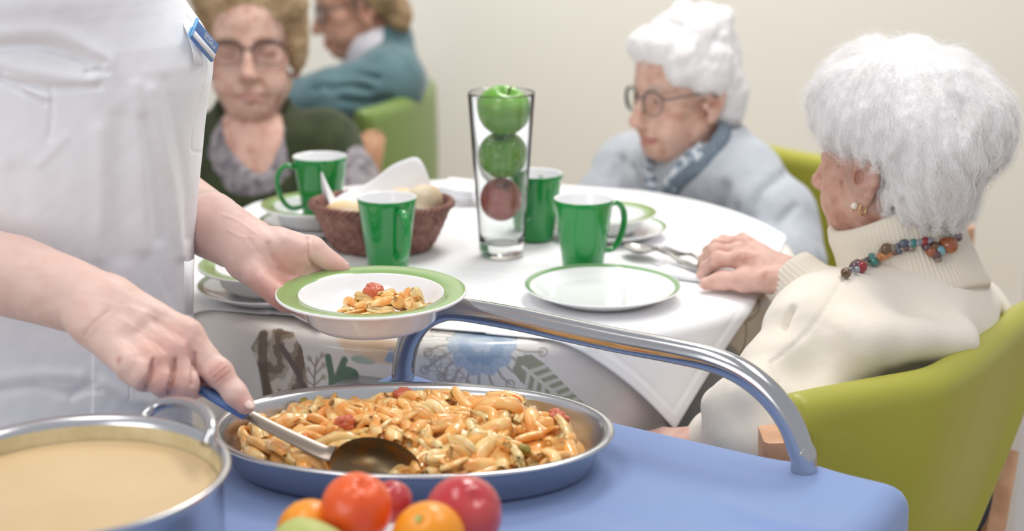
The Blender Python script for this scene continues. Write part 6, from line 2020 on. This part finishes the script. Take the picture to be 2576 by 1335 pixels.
# chair of the woman in teal
CH_TOP0 = CH_TOP; CH_TOP = CAM_Z - .498
pth = [top_pt(926, 278), top_pt(985, 262), top_pt(1040, 242), top_pt(1078, 222), top_pt(1092, 208)]
pth += [(pth[-1][0] - .0, pth[-1][1] + .09)]
c2, pp, nn, pcm = chair('moss green armchair with a wooden arm, behind the bread basket by the wall', pth, CH_TOP, M['green_vinyl'], taper=.88, inside=np.array((-.35, 3.3)))
seat(c2, (-.36, 3.28), math.radians(10), M['green_vinyl'])
a0 = P(938, 345, 3.02); a1 = P(915, 500, 3.02)
g = G(); v, f = tube([a0 + np.array((0, 0, .012)), a0, (a0 + a1) / 2, a1, np.array((a1[0], a1[1], .02))], np.array([.016, .024, .024, .024, .022]), sec=[(.8, 1), (1, .8), (1, -.8), (.8, -1), (-.8, -1), (-1, -.8), (-1, .8), (-.8, 1)], up0=(1, 0, 0)); g.add(v, f)
g.build('arm_post', M['beech'], c2)
legs(c2, [(np.array((-.18, 3.45, .42)), np.array((-.18, 3.45, 0)), .02), (np.array((-.55, 3.42, .40)), np.array((-.55, 3.42, 0)), .02), (np.array((-.50, 3.08, .40)), np.array((-.50, 3.08, 0)), .02)])

# seated legs, hidden under the tables
def seated(parent, C, f, r, m):
    C = np.array(C); S = Sdf(C - np.array((.32, .32, 0)) + np.array((0, 0, -C[2])) + np.append(f[:2], 0) * .12, C + np.array((.32, .32, .2)) + np.append(f[:2], 0) * .15, 0.010)
    for x in (-.09, .09):
        hip = C + r * x; kn = hip + f * .30 + np.array((0, 0, -.01)); an = kn + f * .02; an[2] = .08
        S.chain([hip, kn, an], [.085, .062, .042], .04)
        S.cone(an, an + f * .10 + np.array((0, 0, -.03)), .038, .032, .02)
    v, q = S.mesh(2); g = G(); g.add(v, q); g.build('trousers', m, parent)
M['navy'] = mat('dark_trousers', (54, 58, 72), .9)
for pr_, (SLx, SRx, Nx) in ((p4, (SL4, SR4, N4)), (p3, (SL3, SR3, N3)), (p1, (SL1, SR1, N1)), (p2, (SL2, SR2, N2))):
    r_ = unit((SRx - SLx) * np.array([1, 1, 0])); f_ = np.array([-r_[1], r_[0], 0.0]); C_ = (SLx + SRx) / 2
    seated(pr_, (C_[0], C_[1], .53), f_, r_, M['navy'])

# red board far behind, at the very top left
q = P(466, 8, 3.30)
g = G(); v, f = box((q[0] - .03, WALL_Y - .012, q[2] + .10), (.20, .02, .26), .003); g.add(v, f)
tag(g.build('wall_poster', M['red_paint']), 'red board on the back wall, just visible beside the blond-haired woman', 'poster')

# ================================================================== PASTA
PM = [mat('sauced_pasta_a', (246, 196, 122), .22, coat=.35, sss=.25, sss_r=(1, .6, .25), sss_scale=.004, col2=(238, 160, 82), nscale=55, ncut=(.42, .62), bump=('noise', 260, .2, .0008)),
      mat('sauced_pasta_b', (248, 214, 150), .22, coat=.35, sss=.25, sss_r=(1, .6, .25), sss_scale=.004, col2=(236, 160, 74), nscale=60, ncut=(.42, .62), bump=('noise', 260, .2, .0008)),
      mat('sauced_pasta_c', (240, 178, 102), .20, coat=.4, sss=.2, sss_r=(1, .5, .2), sss_scale=.004, col2=(240, 178, 92), nscale=50, ncut=(.42, .62), bump=('noise', 260, .2, .0008)),
      mat('sauced_pasta_pale', (242, 212, 150), .24, coat=.35, sss=.25, sss_r=(1, .7, .4), sss_scale=.004, col2=(234, 180, 100), nscale=60, ncut=(.45, .62), bump=('noise', 260, .2, .0008))]
M['meat'] = mat('red_tomato_meat', (206, 104, 76), .3, coat=.3, sss=.15, col2=(222, 126, 92), nscale=60, bump=('voronoi', 260, .5, .002))
M['olive'] = mat('green_pepper_bit', (150, 132, 48), .25, coat=.4)
M['carrot'] = mat('orange_carrot_bit', (240, 116, 36), .25, coat=.4)
def pasta_mesh(i, m):
    r = np.random.default_rng(200 + i)
    L = r.uniform(.028, .038); n = 26; t = np.linspace(-1, 1, n)
    kind = i % 4
    bendc = r.uniform(-.35, .35) if kind != 3 else .9
    ax = np.stack([t * L / 2, bendc * L * .28 * (1 - t ** 2), 0.08 * L * np.sin(t * 2 + i)], -1)
    if kind in (0, 3):      # short tube pinched at the ends
        a = np.linspace(0, 2 * math.pi, 16, endpoint=False)
        sec = np.stack([np.cos(a), .72 * np.sin(a)], -1)
        rad = .0066 * (0.42 + .58 * np.sqrt(np.clip(1 - np.abs(t) ** 3.2, 0, 1))) * r.uniform(.85, 1.1)
        v, f = tube(ax, rad, sec=sec)
    else:                   # rolled, open piece with an S or C section
        a = np.linspace(0, 1, 12)
        if kind == 1:
            s0 = np.stack([np.cos(a * 4.6 - 2.3), np.sin(a * 4.6 - 2.3)], -1)
        else:
            s0 = np.stack([np.where(a < .5, np.cos(a * 8 - 1), 2 * .65 - np.cos(a * 8 - 1) * 1.0), np.sin(a * 8 - 1) * np.where(a < .5, 1, -1)], -1) * .8
            s0[:, 0] -= s0[:, 0].mean()
        d = np.gradient(s0, axis=0); nn_ = np.stack([-d[:, 1], d[:, 0]], -1); nn_ /= np.linalg.norm(nn_, axis=1, keepdims=True)
        sec = np.concatenate([s0 + nn_ * .22, (s0 - nn_ * .22)[::-1]])
        rad = .0066 * (0.50 + .50 * np.sqrt(np.clip(1 - np.abs(t) ** 3, 0, 1))) * r.uniform(.85, 1.1)
        v, f = tube(ax, rad, sec=sec)
        tw = r.uniform(-1.6, 1.6) * v[:, 0] / L
        y, z = v[:, 1].copy(), v[:, 2].copy(); v[:, 1] = y * np.cos(tw) - z * np.sin(tw); v[:, 2] = y * np.sin(tw) + z * np.cos(tw)
    v = v + 0.0005 * np.stack([vnoise(v, 160, i), vnoise(v, 160, i + 50), vnoise(v, 160, i + 90)], -1)
    g = G(); g.add(v, f); return g.mesh('pasta_piece', m)
PASTA = [pasta_mesh(i, PM[[0, 1, 3, 0, 2, 1, 3, 2, 0, 1, 2, 0][i]]) for i in range(12)]
def lump_mesh(name, m, r0, seed, amp=.22):
    v, f = ball((0, 0, 0), 1.0, 26, 34)
    v = v * (1 + amp * vnoise(v, 1.7, seed) + amp * .5 * vnoise(v, 5.5, seed + 1))[:, None] * np.array((1, .8, .62)) * r0
    g = G(); g.add(v, f); return g.mesh(name, m)
MEAT = [lump_mesh('meat_chunk', M['meat'], .0135, 300 + i) for i in range(3)]
def put(me, name, loc, rot, label, cat, group, sc=1.0):
    o = bpy.data.objects.new(name, me); COL.objects.link(o)
    o.location = loc; o.rotation_euler = rot; o.scale = (sc,) * 3 if np.isscalar(sc) else sc
    return tag(o, label, cat, group)
# height of the heap in the pan
cR, sR = math.cos(PROT), math.sin(PROT)
def heap(x, y):
    """pan-centred coordinates -> height above the cloth"""
    e = (np.abs(x) / .166) ** 2.15 + (np.abs(y) / .100) ** 2.15
    h = .0365 * np.clip(1 - e, 0, 1) ** .28
    h = h + .008 * np.exp(-(((x - .05) / .07) ** 2 + ((y - .03) / .06) ** 2)) * (e < 1)
    h = h - .018 * np.exp(-(((x + .045) / .050) ** 2 + ((y + .070) / .034) ** 2))     # scooped hollow at the spoon
    h = h + .0025 * np.sin(x * 90) * np.sin(y * 110)
    return np.maximum(h, 0.0)
def pan_w(x, y, z):
    return np.array((PCx + x * cR - y * sR, PCy + x * sR + y * cR, BZ + z))
nx, ny = 130, 90
gx, gy = np.meshgrid(np.linspace(-.166, .166, nx), np.linspace(-.1005, .1005, ny), indexing='ij')
hh = heap(gx, gy) - .0015
hh = np.maximum(hh + .0022 * vnoise(np.stack([gx.ravel(), gy.ravel(), 0 * gx.ravel()], -1), 120, 44).reshape(gx.shape), .0022)
e = (np.abs(gx) / .166) ** 2.15 + (np.abs(gy) / .1005) ** 2.15
s_ = np.where(e > 1, e ** (-1 / 2.15), 1.0)
bx, by = gx * s_, gy * s_
hh = np.where(e >= .99, .0022, hh)
bv = np.stack([PCx + bx * cR - by * sR, PCy + bx * sR + by * cR, BZ + hh], -1).reshape(-1, 3)
g = G(); g.add(bv, grid_faces(nx, ny)[:, ::-1])
tag(g.build('pasta_mass', PM[2]), 'sauced pasta filling the bottom of the oval steel pan', 'pasta', kind='stuff')
pr_ = random.Random(11)
placed = []; tries = 0
while len(placed) < 286 and tries < 40000:
    tries += 1
    x, y = pr_.uniform(-.160, .160), pr_.uniform(-.096, .096)
    e = (abs(x) / .158) ** 2.15 + (abs(y) / .093) ** 2.15
    if e > 1: continue
    if ((x + .045) / .046) ** 2 + ((y + .072) / .026) ** 2 < 1: continue
    md = .0062 if len(placed) < 200 else .0045
    if any((x - a) ** 2 + (y - b) ** 2 < md ** 2 for a, b in placed): continue
    placed.append((x, y))
    z = float(heap(np.array(x), np.array(y))) + pr_.uniform(-.003, .005) + .001
    edge_ = e > .72
    yaw = pr_.uniform(0, 6.28) if not edge_ else math.atan2(y / .1, x / .16) + math.pi / 2 + pr_.uniform(-.5, .5)
    put(pr_.choice(PASTA), 'pasta_piece', pan_w(x, y, max(z, .009)), (pr_.uniform(0, 6.28), pr_.uniform(-.55, .55) * (.25 if edge_ else 1), yaw), 'short orange sauced pasta piece heaped in the oval steel pan', 'pasta', 'pasta pieces in the steel pan', pr_.uniform(.80, 1.25))
def on_heap(u, v_):
    h_ = .03
    for _ in range(4):
        q = PH(u, v_, BZ + h_); dx, dy = q[0] - PCx, q[1] - PCy
        x, y = dx * cR + dy * sR, -dx * sR + dy * cR
        h_ = float(heap(np.array(x), np.array(y)))
    return np.array((q[0], q[1], BZ + h_ + .010))
for i, (u, v_, lab, sc_) in enumerate(((1022, 1022, 'red meat chunk at the back of the pasta, below the plate', 1.0), (1405, 1075, 'red meat chunk at the right end of the pasta', .95), (868, 1090, 'red meat chunk beside the steel shaft of the spoon', .85), (1250, 1040, 'small orange-red chunk at the back right of the pasta', .55))):
    put(MEAT[i % 3], 'meat_chunk', on_heap(u, v_), (.3 * i, .4, 1.3 * i), lab, 'meat', 'red chunks in the pasta', sc_)
om = lump_mesh('pepper_bit', M['olive'], .0065, 320, .12)
for u, v_, lab in ((1145, 1022, 'olive green pepper bit at the back of the pasta'), (1320, 1160, 'olive green pepper bit at the front right of the pasta'), (765, 1040, 'olive green pepper bit behind the shaft of the spoon')):
    put(om, 'pepper_bit', on_heap(u, v_) + np.array((0, 0, .002)), (.2, .5, u), lab, 'vegetable', 'pepper bits in the pasta')
cmh = lump_mesh('carrot_bit', M['carrot'], .0060, 330, .15)
for u, v_, lab in ((765, 1142, 'bright orange carrot bit left of the spoon bowl'), (1300, 1035, 'bright orange carrot bit at the back right of the pasta')):
    put(cmh, 'carrot_bit', on_heap(u, v_) + np.array((0, 0, .002)), (.2, .5, u), lab, 'vegetable', 'carrot bits in the pasta')
# helping on the held plate
pr_ = random.Random(5)
inner = serve_base + np.array((0, 0, .008))
spots = []
for k in range(30):
    for _ in range(80):
        x, y = pr_.uniform(-.030, .058), pr_.uniform(-.045, .020)
        if ((x - .016) / .046) ** 2 + ((y + .014) / .030) ** 2 > 1: continue
        if all((x - a) ** 2 + (y - b) ** 2 > .0072 ** 2 for a, b in spots):
            spots.append((x, y)); break
for k, (x, y) in enumerate(spots):
    d2 = ((x - .016) / .046) ** 2 + ((y + .010) / .030) ** 2
    z = .0065 + .015 * max(0, 1 - d2) ** .7 + pr_.uniform(-.0005, .003)
    put(PASTA[[1, 2, 0, 6, 3, 9, 5][k % 7]], 'pasta_piece', inner + np.array((x, y, z)), (pr_.uniform(0, 6.28), pr_.uniform(-.5, .5) * (.2 if d2 > .4 else 1), pr_.uniform(0, 6.28)), 'short sauced pasta piece in the soup plate held by the carer', 'pasta', 'pasta pieces on the held plate', pr_.uniform(.72, .9))
g_top = inner + np.array((.004, -.004, .030))
put(MEAT[0], 'meat_chunk', g_top + np.array((0, .002, .0)), (.2, .3, .8), 'brown-red meat chunk on top of the helping on the held plate', 'meat', None, .92)
put(MEAT[1], 'meat_chunk', inner + np.array((-.006, -.040, .010)), (.5, .2, 2.0), 'small red meat chunk at the front of the helping on the held plate', 'meat', None, .62)
put(cmh, 'carrot_bit', inner + np.array((.020, -.004, .024)), (.5, .2, 2.0), 'small red tomato bit beside the meat on the held plate', 'vegetable', None, .75)
for (u, v_, z_) in ((2, 2, .7), ):
    pass
put(PASTA[2], 'pasta_piece', inner + np.array((.047, -.006, .022)), (0.4, 1.15, .5), 'pale pasta piece standing upright on the held plate', 'pasta', None, .80)
# leftovers on the plate behind the hand
lp_ = np.array(LEFT_PLATE) + np.array((-.030, -.028, .0125))
for k, (x, y) in enumerate(((-.006, 0), (.004, .004), (.010, -.004), (.016, .004), (.022, -.002))):
    put(PASTA[[7, 4, 10, 0, 8][k]], 'pasta_piece', lp_ + np.array((x, y, 0.001 * k)), (k, .2, 1.1 * k), 'orange pasta piece left on the plate behind the carer\'s hand', 'pasta', 'leftover pasta behind the hand', .7)
